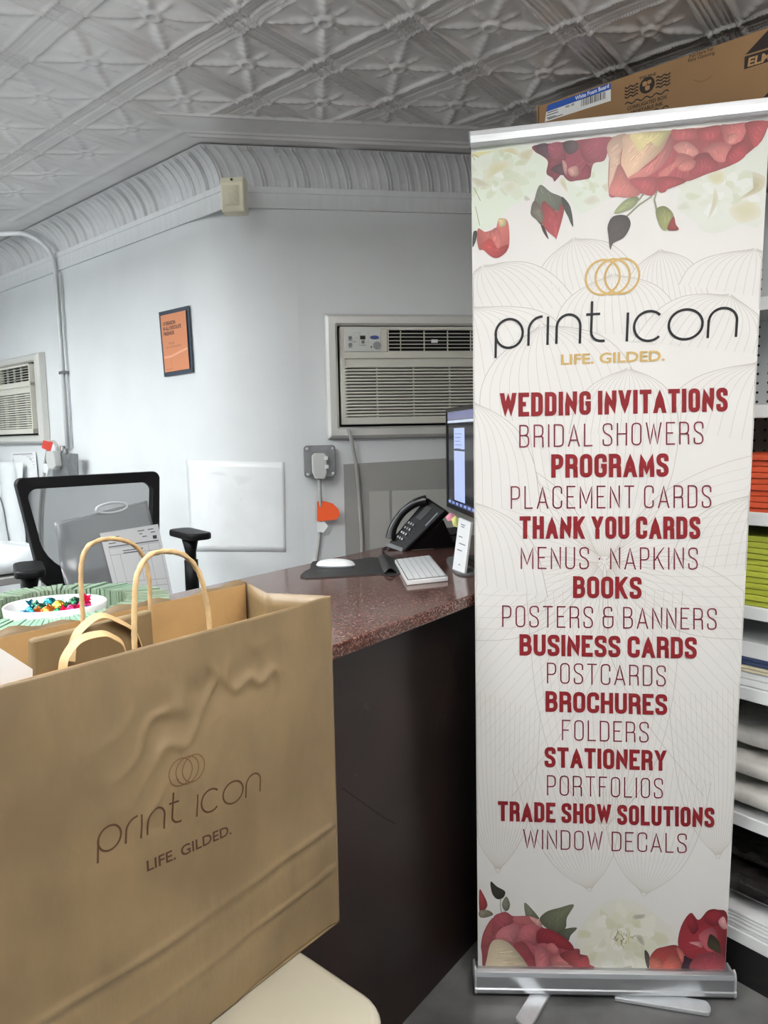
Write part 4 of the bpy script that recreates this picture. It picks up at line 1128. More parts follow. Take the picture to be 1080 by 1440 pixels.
def Q(ox, oy, s_, pts): return [(ox+x/s_, oy+y/s_) for x, y in pts]
KF = 1.0
def inpoly(p, P):
    r = False
    for i in range(len(P)):
        a, b = P[i-1], P[i]
        if (a.y > p.y) != (b.y > p.y) and p.x < (b.x-a.x)*(p.y-a.y)/(b.y-a.y)+a.x: r = not r
    return r
SHEETC = (220, 218, 215)
def flower(ox, oy, s_, lst, kf=1.0, fc=None):
    """painted petals; tone runs from the flower's middle fc to the petal tips, with fine brush streaks"""
    F_ = buv(*fc) if fc else None
    for pts, c in lst:
        gm = sum(c)/3; c = [min(250, (v*.90+gm*.10)*kf*.90) for v in c]
        P = PX(Q(ox, oy, s_, pts)); P = [Vector((min(max(p.x, .001), BW-.001), min(p.y, BH-.012))) for p in P]
        cc_ = sum(P, Vector((0, 0)))/len(P); ext = max((p-cc_).length for p in P)
        far = max(P, key=lambda p: (p-cc_).length)
        dr_ = (cc_-F_) if F_ else (far-cc_)
        dr_ = dr_.normalized() if dr_.length > 1e-4 else Vector((0, -1))
        lf = F_ is not None
        ik.blob(P, c, [v*.86 for v in c], tone=(cc_, dr_*(.22 if lf else .14), ext))
        rv = random.Random(int(pts[0][0]*7+pts[0][1])); ik.hold = ik.last+1
        for k in range(int(ext*700)):
            q = cc_.lerp(rv.choice(P), rv.uniform(.05, .72)); ln_ = ext*rv.uniform(.08, .22); w_ = Vector((-dr_.y, dr_.x))*rv.uniform(-.12, .12)
            if not (inpoly(q-(dr_+w_)*ln_*1.25, P) and inpoly(q+(dr_+w_*.2)*ln_*1.25, P)): continue
            sh_ = rv.choice((.86, .92, .95, 1.06, 1.12, 1.18))*(1+.2*(q-cc_).dot(dr_)/ext)
            ik.line([q-(dr_+w_)*ln_, q+(dr_+w_*.2)*ln_], rv.uniform(.0006, .0013), tuple(min(250, v*sh_) for v in c))
        ik.hold = None
def soft(ox, oy, s_, lst, kf=1.0, mixk=.55):
    for pts, c in lst:
        c = [min(250, v*kf*.94) for v in c]
        P = PX(Q(ox, oy, s_, pts)); P = [Vector((min(max(p.x, .001), BW-.001), min(p.y, BH-.012))) for p in P]
        ik.blob(P, c, [v*(1-mixk)+q*mixk for v, q in zip(c, SHEETC)])
def petal_cloud(cx, cy, R0, n_, base, amp, seed, kf=1):
    rnd = random.Random(seed)
    for i in range(n_):
        a_ = 2*PI*i*.382; r_ = R0*(1-i/n_)*.95; x, y = cx+r_*math.cos(a_)*1.15, cy+r_*math.sin(a_)*.85
        s1 = R0*rnd.uniform(.22, .36); s2 = s1*rnd.uniform(.45, .7); an = a_+rnd.uniform(-.5, .5)
        pts = [(x+s1*r1*math.cos(t_)*math.cos(an)-s2*r1*math.sin(t_)*math.sin(an), y+s1*r1*math.cos(t_)*math.sin(an)+s2*r1*math.sin(t_)*math.cos(an)) for t_, r1 in ((k*PI/4, rnd.uniform(.72, 1.1)) for k in range(8))]
        d_ = rnd.uniform(-amp, amp*.3)
        soft(0, 0, 1, [(pts, (base[0]+d_, base[1]+d_*.9, base[2]+d_*1.6))], kf, .25)
# top left white flower, top middle white flower, right white flower
soft(640, 140, 4.909, [([(105, 350), (540, 300), (640, 430), (600, 600), (540, 640), (480, 690), (400, 730), (330, 800), (250, 880), (160, 900), (105, 870)], (222, 232, 214))], 1, .25)
petal_cloud(700, 245, 42, 34, (226, 233, 220), 26, 1)
soft(640, 140, 4.909, [([(240, 450), (360, 425), (370, 470), (290, 510), (210, 560)], (206, 204, 166)), ([(110, 540), (200, 560), (240, 600), (150, 600)], (192, 190, 164)), ([(430, 380), (540, 340), (500, 430)], (198, 194, 160)),
    ([(110, 370), (240, 340), (300, 350), (200, 380), (130, 400)], (214, 210, 150)), ([(330, 600), (400, 560), (430, 610), (360, 650)], (212, 214, 190)), ([(480, 660), (520, 690), (480, 700)], (190, 192, 176)), ([(300, 350), (400, 330), (450, 390), (380, 370)], (206, 200, 158))])
for pts in ([(108, 400), (125, 380), (165, 400)], [(110, 380), (135, 420)], [(130, 610), (175, 700)], [(140, 740), (170, 870)]): ik.line(PX(Q(640, 140, 4.909, pts)), .0012, (130, 125, 80))
soft(640, 140, 4.909, [([(740, 560), (950, 440), (1060, 440), (1060, 640), (1000, 720), (900, 780), (840, 780), (780, 660)], (222, 231, 216))], 1, .25)
petal_cloud(832, 262, 22, 16, (226, 233, 221), 26, 2)
soft(640, 140, 4.909, [([(880, 700), (960, 660), (1000, 700), (930, 730)], (205, 205, 186)), ([(720, 560), (750, 540), (780, 640), (740, 600)], (208, 204, 172)), ([(1010, 600), (1050, 580), (1050, 640)], (202, 202, 176))])
soft(840, 140, 4.5, [([(500, 680), (560, 520), (700, 470), (860, 410), (1000, 300), (1070, 180), (1075, 760), (900, 790), (780, 840), (680, 840), (600, 760)], (223, 228, 217))], 1, .3)
petal_cloud(1010, 265, 48, 34, (227, 231, 222), 22, 3)
soft(840, 140, 4.5, [([(880, 640), (980, 600), (1040, 530), (980, 460), (1060, 490), (1050, 560), (990, 600), (920, 620)], (188, 182, 148)), ([(830, 700), (900, 650), (1000, 640), (1030, 740), (900, 780)], (208, 205, 174)), ([(690, 480), (790, 450), (800, 520), (740, 540)], (206, 204, 168)),
    ([(740, 560), (765, 640), (700, 760), (725, 660)], (200, 198, 172)), ([(500, 690), (560, 640), (590, 690), (530, 700)], (210, 212, 198)), ([(950, 620), (1010, 600), (1030, 640), (970, 650)], (236, 238, 232))])
# top red cluster
flower(640, 140, 4.909, [([(545, 300), (760, 268), (1070, 235), (1060, 330), (1030, 420), (960, 440), (940, 490), (930, 540), (880, 555), (840, 560), (790, 565), (750, 530), (740, 480), (700, 470), (690, 565), (670, 540), (630, 510), (640, 430), (600, 390), (550, 360)], (156, 72, 86)),
    ([(560, 310), (640, 295), (660, 400), (600, 385), (560, 350)], (96, 68, 80)), ([(640, 320), (740, 300), (760, 420), (680, 430)], (160, 80, 94)), ([(750, 290), (830, 280), (850, 340), (790, 380), (750, 340)], (98, 78, 82)), ([(660, 480), (740, 440), (760, 520), (700, 510)], (90, 58, 68)),
    ([(780, 480), (840, 460), (850, 520), (800, 530)], (206, 150, 138)), ([(870, 300), (1010, 270), (1000, 400), (920, 440), (870, 380)], (166, 78, 92)), ([(900, 450), (940, 480), (920, 545), (860, 540)], (150, 60, 76)), ([(740, 420), (770, 450), (770, 520), (750, 500)], (200, 140, 140))])
# top peony
flower(840, 140, 4.5, [([(70, 590), (75, 300), (60, 290), (110, 210), (460, 150), (760, 110), (1075, 70), (1075, 180), (1040, 260), (1000, 300), (940, 350), (860, 410), (760, 450), (700, 470), (600, 510), (560, 520), (500, 545), (440, 570), (430, 585), (400, 590), (370, 575), (345, 610), (270, 595), (220, 620), (130, 615)], (184, 84, 88)),
    ([(75, 400), (60, 300), (110, 210), (190, 200), (150, 330), (140, 430), (100, 520), (70, 590)], (222, 184, 160)), ([(185, 205), (460, 160), (455, 230), (400, 330), (300, 420), (190, 500), (150, 420), (160, 300)], (230, 190, 158)), ([(210, 210), (330, 180), (455, 165), (440, 230), (380, 300), (330, 270), (270, 330), (230, 280)], (228, 212, 150)),
    ([(190, 500), (300, 430), (420, 330), (475, 220), (470, 320), (420, 410), (330, 480), (260, 500)], (212, 124, 120)), ([(70, 590), (100, 500), (140, 410), (200, 510), (270, 590), (220, 620), (130, 615)], (214, 126, 120)), ([(520, 160), (680, 130), (850, 105), (780, 165), (620, 185)], (232, 170, 160)),
    ([(470, 170), (520, 160), (620, 185), (640, 240), (540, 260), (480, 250)], (198, 92, 94)), ([(640, 190), (780, 165), (760, 240), (690, 265), (640, 240)], (190, 80, 84)), ([(780, 160), (850, 110), (940, 100), (940, 200), (900, 270), (820, 285), (790, 220)], (212, 114, 112)), ([(940, 110), (1070, 85), (1070, 180), (1030, 270), (990, 300), (950, 220)], (198, 86, 90)),
    ([(620, 360), (700, 340), (760, 400), (740, 450), (640, 480), (580, 470)], (172, 74, 82)), ([(480, 300), (560, 265), (640, 330), (590, 365), (530, 350)], (222, 142, 134)), ([(660, 320), (760, 270), (850, 300), (810, 390), (750, 390), (700, 340)], (212, 120, 116)), ([(385, 480), (420, 440), (490, 390), (520, 340), (600, 370), (500, 430), (430, 495)], (212, 118, 114)),
    ([(505, 425), (560, 380), (620, 390), (600, 440), (540, 455)], (214, 124, 118)), ([(200, 510), (320, 490), (380, 500), (370, 575), (345, 610), (280, 590)], (192, 90, 94)), ([(380, 500), (480, 490), (560, 520), (440, 570), (400, 590)], (182, 76, 82)), ([(850, 300), (940, 260), (940, 350), (860, 410), (810, 390)], (186, 78, 84)), ([(820, 230), (880, 215), (870, 270), (830, 280)], (222, 138, 130))], fc=(985, 120))
for pts in ([(185, 740), (260, 670), (345, 612)], [(375, 700), (360, 635), (375, 580)], [(260, 640), (290, 600)]): ik.line(PX(Q(840, 140, 4.5, pts)), .0035, (128, 132, 112))
flower(840, 140, 4.5, [([(105, 720), (170, 640), (250, 615), (255, 650), (200, 700)], (160, 168, 122)), ([(80, 950), (70, 870), (65, 800), (100, 740), (180, 735), (210, 790), (170, 870), (100, 910)], (92, 86, 82)), ([(370, 700), (420, 675), (470, 710), (480, 760), (430, 830), (390, 790)], (158, 162, 104)), ([(440, 820), (480, 740), (495, 790), (515, 820), (490, 830)], (158, 66, 64))])
# bud, lower left rose
flower(640, 140, 4.909, [([(585, 590), (660, 640), (730, 670), (740, 700), (735, 790), (605, 705), (600, 860), (560, 830), (520, 785), (545, 700)], (114, 118, 104)), ([(605, 705), (670, 750), (735, 790), (748, 700), (750, 780), (700, 960), (690, 955), (600, 860)], (184, 80, 84)), ([(735, 670), (795, 740), (815, 880), (780, 810), (750, 750)], (74, 80, 74)), ([(590, 860), (620, 890), (645, 965), (610, 920)], (86, 64, 70)), ([(545, 700), (600, 760), (600, 850), (525, 785)], (124, 116, 104)),
    ([(150, 960), (160, 890), (205, 915), (290, 880), (300, 825), (350, 825), (370, 870), (375, 980), (360, 1040), (300, 1090), (250, 1085), (195, 1040), (165, 1035)], (208, 112, 104)), ([(190, 1030), (185, 1000), (245, 960), (300, 1040), (365, 1000), (355, 1050), (300, 1092), (250, 1085)], (194, 78, 76)), ([(240, 920), (290, 885), (320, 960), (300, 1030), (255, 970)], (214, 120, 112)), ([(300, 830), (345, 822), (350, 870), (310, 880)], (216, 196, 148)), ([(115, 1020), (125, 920), (150, 910), (145, 970)], (76, 80, 78))])
# bottom white peony
KB = 1.04
soft(0, 0, 1, [([(800, 1362), (806, 1335), (815, 1308), (828, 1285), (850, 1268), (880, 1262), (910, 1275), (940, 1300), (950, 1320), (925, 1345), (918, 1375), (840, 1374)], (218, 216, 200))], 1.05)
petal_cloud(870, 1320, 50, 46, (224, 222, 208), 22, 5, 1.06)
for k in range(26):
    rnd = random.Random(k); x, y = 874+rnd.gauss(0, 7), 1322+rnd.gauss(0, 4); ik.line(PX([(x, y), (x+rnd.uniform(-5, 5), y-rnd.uniform(2, 8))]), .0014, rnd.choice([(110, 100, 50), (196, 186, 110), (70, 60, 40)]))
soft(840, 1220, 4.5, [([(230, 300), (300, 295), (290, 320), (230, 325)], (170, 168, 148)), ([(240, 430), (280, 430), (300, 490), (270, 480)], (172, 170, 146)), ([(110, 660), (180, 625), (220, 625), (190, 680), (120, 690)], (168, 168, 146))])
# bottom left peony with leaves, then tulip and red flower
flower(660, 1220, 5.684, [([(560, 410), (620, 350), (720, 320), (835, 295), (780, 400), (770, 480), (710, 530), (600, 470)], (108, 112, 88)), ([(440, 280), (500, 330), (560, 410), (480, 385), (450, 385)], (120, 124, 104)), ([(700, 530), (760, 490), (860, 480), (810, 540), (785, 585)], (92, 96, 78)), ([(170, 110), (220, 150), (285, 190), (270, 240), (220, 250), (180, 200)], (56, 52, 42)), ([(260, 290), (295, 230), (325, 290), (310, 340), (280, 340)], (130, 130, 116)),
    ([(80, 180), (105, 200), (145, 295), (110, 350), (80, 340)], (160, 58, 62)), ([(80, 345), (150, 340), (190, 375), (120, 400), (80, 390)], (140, 134, 114)),
    ([(95, 600), (120, 500), (190, 400), (250, 360), (300, 355), (350, 385), (480, 385), (560, 420), (580, 470), (690, 530), (800, 590), (830, 650), (880, 650), (890, 710), (940, 700), (960, 770), (1020, 810), (1075, 880), (780, 890), (480, 890), (150, 890), (100, 680)], (170, 80, 86)),
    ([(95, 600), (130, 480), (190, 400), (190, 500), (180, 600), (130, 640)], (170, 80, 84)), ([(190, 400), (250, 360), (300, 355), (360, 410), (330, 450), (230, 500), (190, 540)], (166, 74, 84)), ([(210, 550), (260, 480), (370, 450), (420, 510), (340, 610), (250, 580)], (196, 112, 118)), ([(350, 400), (480, 385), (570, 440), (540, 470), (430, 450), (380, 450)], (182, 96, 100)),
    ([(480, 390), (560, 420), (580, 470), (545, 465)], (212, 158, 148)), ([(430, 470), (540, 460), (540, 620), (480, 600), (390, 570)], (186, 96, 104)), ([(545, 500), (640, 490), (800, 590), (830, 660), (720, 640), (600, 600), (540, 600)], (152, 44, 54)), ([(350, 620), (430, 590), (500, 680), (550, 770), (545, 880), (480, 880), (440, 730)], (156, 62, 70)),
    ([(150, 880), (145, 700), (190, 580), (300, 590), (400, 690), (470, 790), (475, 885)], (216, 198, 168)), ([(520, 680), (570, 620), (630, 680), (630, 770), (560, 860)], (196, 108, 114)), ([(600, 630), (660, 600), (710, 650), (690, 690), (640, 680)], (196, 106, 110)), ([(640, 720), (720, 690), (810, 720), (800, 765), (700, 770), (650, 765)], (202, 118, 118)),
    ([(720, 700), (830, 660), (890, 720), (940, 700), (960, 780), (930, 870), (890, 830)], (184, 76, 80)), ([(550, 870), (650, 780), (780, 770), (890, 830), (900, 885), (560, 888)], (204, 130, 126)), ([(960, 780), (1020, 810), (1075, 890), (940, 885)], (196, 88, 88))], KB, fc=(765, 1345))
ik.line(PX(Q(660, 1220, 5.684, [(250, 245), (248, 300), (255, 362)])), .0016, (100, 96, 80)); ik.line(PX(Q(660, 1220, 5.684, [(290, 335), (288, 352)])), .0014, (100, 96, 80))
flower(840, 1220, 4.5, [([(360, 720), (420, 640), (540, 560), (640, 540), (700, 600), (830, 620), (822, 720)], (58, 38, 52)), ([(530, 370), (590, 285), (640, 330), (700, 270), (760, 265), (840, 310), (832, 620), (780, 690), (700, 700), (640, 600), (560, 560), (510, 490)], (156, 42, 52)), ([(560, 330), (600, 300), (640, 380), (600, 420)], (142, 34, 46)), ([(690, 290), (760, 275), (800, 330), (740, 370), (680, 340)], (148, 36, 48)),
    ([(640, 430), (720, 380), (760, 430), (740, 520), (690, 520)], (186, 88, 98)), ([(580, 472), (650, 470), (660, 505), (620, 490)], (206, 140, 140)), ([(765, 340), (800, 310), (830, 380), (790, 385)], (216, 156, 154)), ([(580, 630), (640, 550), (760, 540), (820, 580), (800, 640), (720, 700), (640, 680)], (172, 70, 80)), ([(700, 450), (720, 420), (770, 470), (780, 540), (750, 530), (700, 500)], (66, 60, 40)),
    ([(300, 520), (330, 560), (325, 640), (305, 600)], (88, 88, 80)), ([(245, 690), (280, 645), (350, 660), (330, 695)], (108, 112, 102)),
    ([(330, 580), (365, 520), (420, 500), (500, 490), (545, 540), (540, 600), (500, 690), (440, 712), (350, 670)], (182, 70, 68)), ([(330, 580), (380, 570), (420, 620), (390, 690), (340, 640)], (212, 116, 100)), ([(420, 600), (470, 550), (530, 590), (520, 660), (460, 700), (415, 660)], (212, 104, 90)), ([(350, 660), (420, 650), (510, 670), (490, 697), (440, 705), (380, 690)], (226, 196, 158)), ([(500, 500), (545, 540), (540, 600), (515, 560)], (206, 110, 100))], KB, fc=(1000, 1320))
ik.top()
# lettering
RED = (128, 30, 36); THN = (118, 44, 58)
def line_of(txt, bold, xl, yl, xr, yr, cap):
    tot = math.hypot(xr-xl, yr-yl)/cap; st_ = .19 if bold else .062
    ik.hold = ik.floor
    for stp in text_strokes(txt, st_, tot, .085 if bold else .19):
        stp = densify(stp, .5)
        V, fs = ribbon2(stp, st_)
        P = []
        for p in V: k = p.x/tot; P.append(buv(xl+(xr-xl)*k, yl+(yr-yl)*k-min(1, max(0, p.y))*cap))
        ik.raw(P, fs, RED if bold else THN)
    ik.hold = None
for args in (('WEDDING INVITATIONS', 1, 703, 586.5, 1023, 578.5, 33.5), ('BRIDAL SHOWERS', 0, 730, 629.5, 989, 624.5, 32), ('PROGRAMS', 1, 775, 671.8, 940, 670.4, 33), ('PLACEMENT CARDS', 0, 718, 715.6, 1000, 714, 32), ('THANK YOU CARDS', 1, 730.5, 757.4, 984.5, 757.8, 31.5), ('MENUS · NAPKINS', 0, 732, 800, 981, 801, 31.2),
             ('BOOKS', 1, 805.6, 840.7, 902, 842, 30.7), ('POSTERS & BANNERS', 0, 706, 881.5, 1007.5, 885.5, 30.5), ('BUSINESS CARDS', 1, 730.5, 921.5, 979.5, 926, 30), ('POSTCARDS', 0, 769, 960.7, 936, 965, 29.3), ('BROCHURES', 1, 767, 1000.4, 938, 1005.2, 29), ('FOLDERS', 0, 790, 1040.7, 912, 1044, 29), ('STATIONERY', 1, 765.6, 1078.5, 937, 1083.7, 28.6), ('PORTFOLIOS', 0, 769, 1118, 932, 1122.6, 28.5),
             ('TRADE SHOW SOLUTIONS', 1, 700, 1154, 1004.4, 1163.3, 28), ('WINDOW DECALS', 0, 735.5, 1193, 965.5, 1199.3, 27.5)): line_of(*args)
# logo on the banner: frame from the p stem and the last n
pa = buv(697, 488.5); pb_ = buv(1034.5, 474)
LW = (pb_-pa).length; ex = (pb_-pa)/LW; ey = Vector((-ex.y, ex.x))
for stp in LOGO: ik.line([pa+ex*(p[0]*LW)+ey*(p[1]*LW) for p in stp], .0054, (26, 26, 30))
for stp in RINGS: ik.line([pa+ex*(p[0]*LW)+ey*((p[1]+.004)*LW) for p in stp[:-1]], .0044, (186, 156, 96), True)
V, fs = font_mesh('LIFE. GILDED.', .022); w_ = max(p.x for p in V); h_ = max(p.y for p in V)
ga, gb, gc = buv(787.5, 513), buv(934.5, 507), buv(787.3, 498.6)
ik.raw([ga+(gb-ga)*(p.x/w_)+(gc-ga)*(p.y/h_) for p in V], fs, (186, 156, 96))
ik.mb.build('banner_print', M['pr'], sh)
# top rail
tv = (TRb-TLb).normalized(); tn = tv.cross(UP).normalized(); tn = tn if tn.y < 0 else -tn; tu = tn.cross(tv); tu = tu if tu.z > 0 else -tu
prof = [(-.006, -.004), (-.006, .026), (.004, .030), (.014, .027), (.016, .016), (.016, .002), (.012, -.004)]
mb = MB(); a_ = TLb-tv*.001; mb.prism([a_+tn*(p[0]+.002)+tu*p[1] for p in prof], tv*((TRb-TLb).length+.004)); tr = mb.build('top_rail', M['alu'], t, bevel=.001)
for e_, s_ in ((TLb-tv*.001, -1), (TRb+tv*.003, 1)):
    mb = MB(); mb.prism([e_+tn*(p[0]+.002)*1.02+tu*p[1]*1.02 for p in prof], tv*(.003*s_)); mb.build('end_cap', M['alud'], tr)
# base cassette
bd_ = (BR-BL).normalized(); bd_.z = 0; bq = Vector((bd_.y, -bd_.x, 0))
prof = [(.036, .0), (.040, .006), (.040, .014), (.0375, .017), (.0375, .046), (.034, .056), (.024, .060), (.022, .054), (.010, .048), (-.016, .048), (-.036, .030), (-.038, .004), (-.034, 0)]
b0 = Vector((BL.x, BL.y, .012))-bd_*.006
mb = MB(); mb.prism([b0+bq*p[0]+UP*p[1] for p in prof], bd_*(BW+.014)); hb = mb.build('base_cassette', M['alub'], t, bevel=.0012)
for e_, s_ in ((b0, -1), (b0+bd_*(BW+.014), 1)):
    mb = MB(); mb.prism([e_+bq*p[0]*1.03+UP*(p[1]*1.12) for p in prof], bd_*(.005*s_)); mb.build('end_cap', M['alu'], hb, bevel=.001)
for (xa, ya, xb, yb) in ((760, 1396, 737, 1434), (900, 1400, 992, 1415)):
    p0, p1 = atZ(xa, ya, .012), atZ(xb, yb, .012); d_ = (p1-p0).normalized(); s_ = Vector((-d_.y, d_.x, 0))*.021
    cap = [p1+d_*.012*math.sin(k*PI/8)+s_*math.cos(k*PI/8) for k in range(9)]
    p0 = p0-d_*.06
    mb = MB(); mb.prism([p0+s_]+cap+[p0-s_], (0, 0, -.010)); mb.build('swivel_foot', M['alu'], t, bevel=.002)
mb = MB(); mid = (BL+BR)/2-bn*-.0; mb.tube([mid-bn*.022+UP*-.005, (TLb+TRb)/2-bn*.022-UP*.0], .008, 10); mb.build('support_pole', M['alu'], t, smooth=True)

# ================================================================== SHELF UNIT, STOCK, BOX
s0 = Vector((.90, 1.709, 0)); DS = Vector((-.62, .78, 0)).normalized(); NS = Vector((.78, .62, 0)).normalized()
def SH(a_, d_, z): return s0+DS*a_+NS*d_+UP*z
SA0, SA1, SDp = -1.05, .62, .40
t = thing('shelf_unit', SH(.0, .2, 0), 'grey steel gondola shelf unit with perforated back behind the banner', 'shelf unit')
def slab(a0, a1, d0, d1, z0, z1): return [SH(a0, d0, z0), SH(a1, d0, z0), SH(a1, d1, z0), SH(a0, d1, z0), SH(a0, d0, z1), SH(a1, d0, z1), SH(a1, d1, z1), SH(a0, d1, z1)]
mb = MB(); mb.hexa(slab(SA0, SA1, .0, SDp, 0, .112)); mb.build('kick_plate', M['kick'], t)
def onS(x, y, d_=0): return atP(x, y, s0+NS*d_, NS)
levels = [.127, .433, .758, .960, 1.187, 1.441, 1.70, 2.06]
for i, z in enumerate(levels):
    dep = 0 if z < 1.3 else (.10 if z < 1.9 else .04)
    mb = MB(); mb.hexa(slab(SA0, SA1, dep+.004, SDp, z-.006, z+.004)); sp = mb.build('shelf', M['steel'], t)
    mb = MB(); mb.hexa(slab(SA0, SA1, dep-.004, dep+.004, z-.020, z+.012)); mb.build('shelf_lip', M['steelw'], sp, bevel=.002)
mb = MB(); mb.hexa(slab(SA0, SA1, SDp, SDp+.012, .1, 2.06)); bk = mb.build('back_panel', M['steeld'], t)
mb = MB()
for zi in range(66):
    z = .16+zi*.03
    for ai in range(18):
        aa = -.25+ai*.03; c = SH(aa, SDp-.0008, z)
        mb.add([c+DS*.004*math.cos(k*PI/4)+UP*.004*math.sin(k*PI/4) for k in range(8)], [list(range(8))])
mb.build('perforations', M['dark'], bk)
for aa in (.30, -.42, -1.02):
    mb = MB(); mb.hexa(slab(aa, aa+.03, SDp-.03, SDp, .1, 2.05)); up_ = mb.build('upright', M['steel'], t)
    mb = MB()
    for k in range(76): mb.hexa(slab(aa+.010, aa+.020, SDp-.0308, SDp-.030, .14+k*.025, .152+k*.025))
    mb.build('slots', M['dark'], up_)
# pale pegboard panel of the upper bay
mb = MB(); mb.hexa(slab(-.40, .30, SDp-.012, SDp-.002, 1.45, 2.04)); pbp = mb.build('upper_back_panel', M['steel'], t)
mb = MB()
for zi in range(22):
    for ai in range(22):
        c = SH(-.38+ai*.03, SDp-.0128, 1.47+zi*.026); mb.add([c+DS*.004*math.cos(k*PI/4)+UP*.004*math.sin(k*PI/4) for k in range(8)], [list(range(8))])
mb.build('perforations', M['dark'], pbp)
ORD = ['topmost', 'second', 'third', 'fourth', 'fifth', 'sixth', 'seventh', 'eighth', 'ninth', 'tenth', 'eleventh', 'twelfth']
def stack(name, cat, z0, n_, hgt, m, text, grp, a0=-.30, a1=.16, d0=.03, d1=.30, seed=0, gap=.0012, jit=.006):
    rnd = random.Random(seed); proto = None
    for k in range(n_):
        z = z0+k*hgt; j = rnd.uniform(-jit, jit); lb = f'{ORD[n_-1-k]} {text}' + ('' if k else '')
        if proto is None:
            mb = MB(); mb.hexa(slab(a0, a1, d0, d1, z, z+hgt-gap)); proto = o = mb.build(name, m, bevel=.0015); base = o.location.copy()
        else:
            o = proto.copy(); COL.objects.link(o)
        o.location = base+UP*(k*hgt)+DS*j+NS*rnd.uniform(-jit, jit)*.7
        tag(o, lb, cat, grp)
m_or = mat('orange_card', (214, 84, 44), .5, var=.06, vscale=10); m_yg = mat('lime_card', (178, 186, 62), .5, var=.06, vscale=10)
stack('orange_folder_pack', 'paper pack', 1.192, 10, .0142, m_or, 'orange folder pack down the stack on the shelf', 'orange packs on the shelf', seed=1)
stack('lime_folder_pack', 'paper pack', .965, 12, .0145, m_yg, 'lime green folder pack down the stack on the shelf', 'lime green packs on the shelf', seed=2)
m_bl = mat('navy_card', (52, 66, 100), .5); m_bg = mat('beige_card', (206, 196, 170), .5)
stack('white_paper_stack', 'paper pack', .763, 2, .018, M['paper'], 'white paper pack under the navy sheets on the shelf', 'white packs under the navy sheets', seed=3)
stack('beige_board', 'board', .799, 2, .008, m_bg, 'beige board under the navy sheets on the shelf', 'beige boards on the shelf', seed=4)
stack('navy_board', 'board', .815, 2, .010, m_bl, 'navy board under the white paper on the shelf', 'navy boards on the shelf', seed=5)
stack('paper_ream', 'paper pack', .835, 1, .040, M['paper'], 'white paper ream lying on the navy boards', None, seed=6)
def wrapped(a0, a1, z0, z1, m, lb, seed, d0=.02, d1=.32):
    mb = MB()
    def f(u, v):
        # box folded like a pillow
        c = SH((a0+a1)/2, (d0+d1)/2, (z0+z1)/2)
        th_ = PI*(v-.5); ph = 2*PI*u; pw = .35
        sg = lambda x, p: math.copysign(abs(x)**p, x)
        x = sg(math.cos(th_), pw)*sg(math.cos(ph), pw); y = sg(math.cos(th_), pw)*sg(math.sin(ph), pw); z = sg(math.sin(th_), .6)
        q = c+DS*(x*(a1-a0)/2)+NS*(y*(d1-d0)/2)+UP*(z*(z1-z0)/2)
        return q+(NS*-1+UP)*(.006*nz(q.x+seed, q.y, q.z, 14)+.004*nz(q.x, q.y+seed, q.z, 40))
    mb.grid(f, 44, 18); o = mb.build('wrapped_pack', m, smooth=True); tag(o, lb, 'wrapped pack', 'plastic wrapped packs on the shelves'); return o
wrapped(-.30, .2, .452, .502, M['wrap'], 'white pack in crinkled clear plastic, lowest on the middle shelf', 1)
wrapped(-.28, .2, .522, .572, M['wrap'], 'white pack in clear plastic, middle of the three on the shelf', 2, .03, .33)
wrapped(-.30, .18, .592, .640, M['wrap'], 'greyish pack in clear plastic, uppermost on the middle shelf', 3, .06, .34)
wrapped(-.30, .2, .202, .255, M['wrapd'], 'dark pack in shiny clear plastic on the bottom shelf', 4, .03, .33)
wrapped(-.28, .2, .275, .305, M['wrapd'], 'upper dark plastic wrapped pack on the bottom shelf', 5, .08, .34)
stack('foam_board', 'board', .134, 5, .0095, M['paper'], 'white foam board in the pile on the bottom shelf', 'white foam boards on the bottom shelf', a0=-.35, a1=.25, d0=.012, d1=.33, seed=7, gap=.0028)

# cardboard box on top of the shelf unit
zt, zb = 2.315, 2.075
c0_ = atZ(757, 149, zt); c1_ = atZ(1080, 38, zt); bx = (c1_-c0_); bx.z = 0; bx.normalize(); by = Vector((-bx.y, bx.x, 0)); by = by if by.y > 0 else -by
BLn = .80; t = thing('cardboard_box', c0_+bx*.4+by*.15+UP*(zb-zt), 'long brown cardboard box lying on top of the shelf unit', 'box')
Bx = lambda u, v, l=0: Vector((c0_.x, c0_.y, 0))+bx*u+UP*(zt+v)-by*l
mb = MB(); mb.hexa([Bx(0, zb-zt), Bx(BLn, zb-zt), Bx(BLn, zb-zt)+by*.32, Bx(0, zb-zt)+by*.32, Bx(0, 0), Bx(BLn, 0), Bx(BLn, 0)+by*.32, Bx(0, 0)+by*.32]); bb_ = mb.build('box_body', M['card'], t, bevel=.003)
mb = MB(); mb.hexa([Bx(-.004, -.06), Bx(-.001, -.06), Bx(-.001, -.06)+by*.1, Bx(-.004, -.06)+by*.1, Bx(-.006, .004), Bx(-.001, 0), Bx(-.001, 0)+by*.1, Bx(-.006, .004)+by*.1]); mb.build('end_flap', M['card'], t)
bxuv = unproject(Bx, .3, -.1)
ik = Ink(Bx, 1e-4, 4e-4)
def bpoly(pts, c): 
    P = [bxuv(*p) for p in pts]; ik.raw(P, [list(range(len(P)))], c)
def btext(txt, pl_, pr_, ph_, col, bold=0):
    V, fs = font_mesh(txt, bold); w_ = max(p.x for p in V); h_ = max(p.y for p in V); a_, b_, c_ = bxuv(*pl_), bxuv(*pr_), bxuv(*ph_)
    ik.raw([a_+(b_-a_)*(p.x/w_)+(c_-a_)*(p.y/h_) for p in V], fs, col)
X = lambda x, y: (740+x/3.176, 30+y/3.176)
bpoly([X(83, 450), X(95, 375), X(378, 275), X(378, 355)], (228, 228, 224))
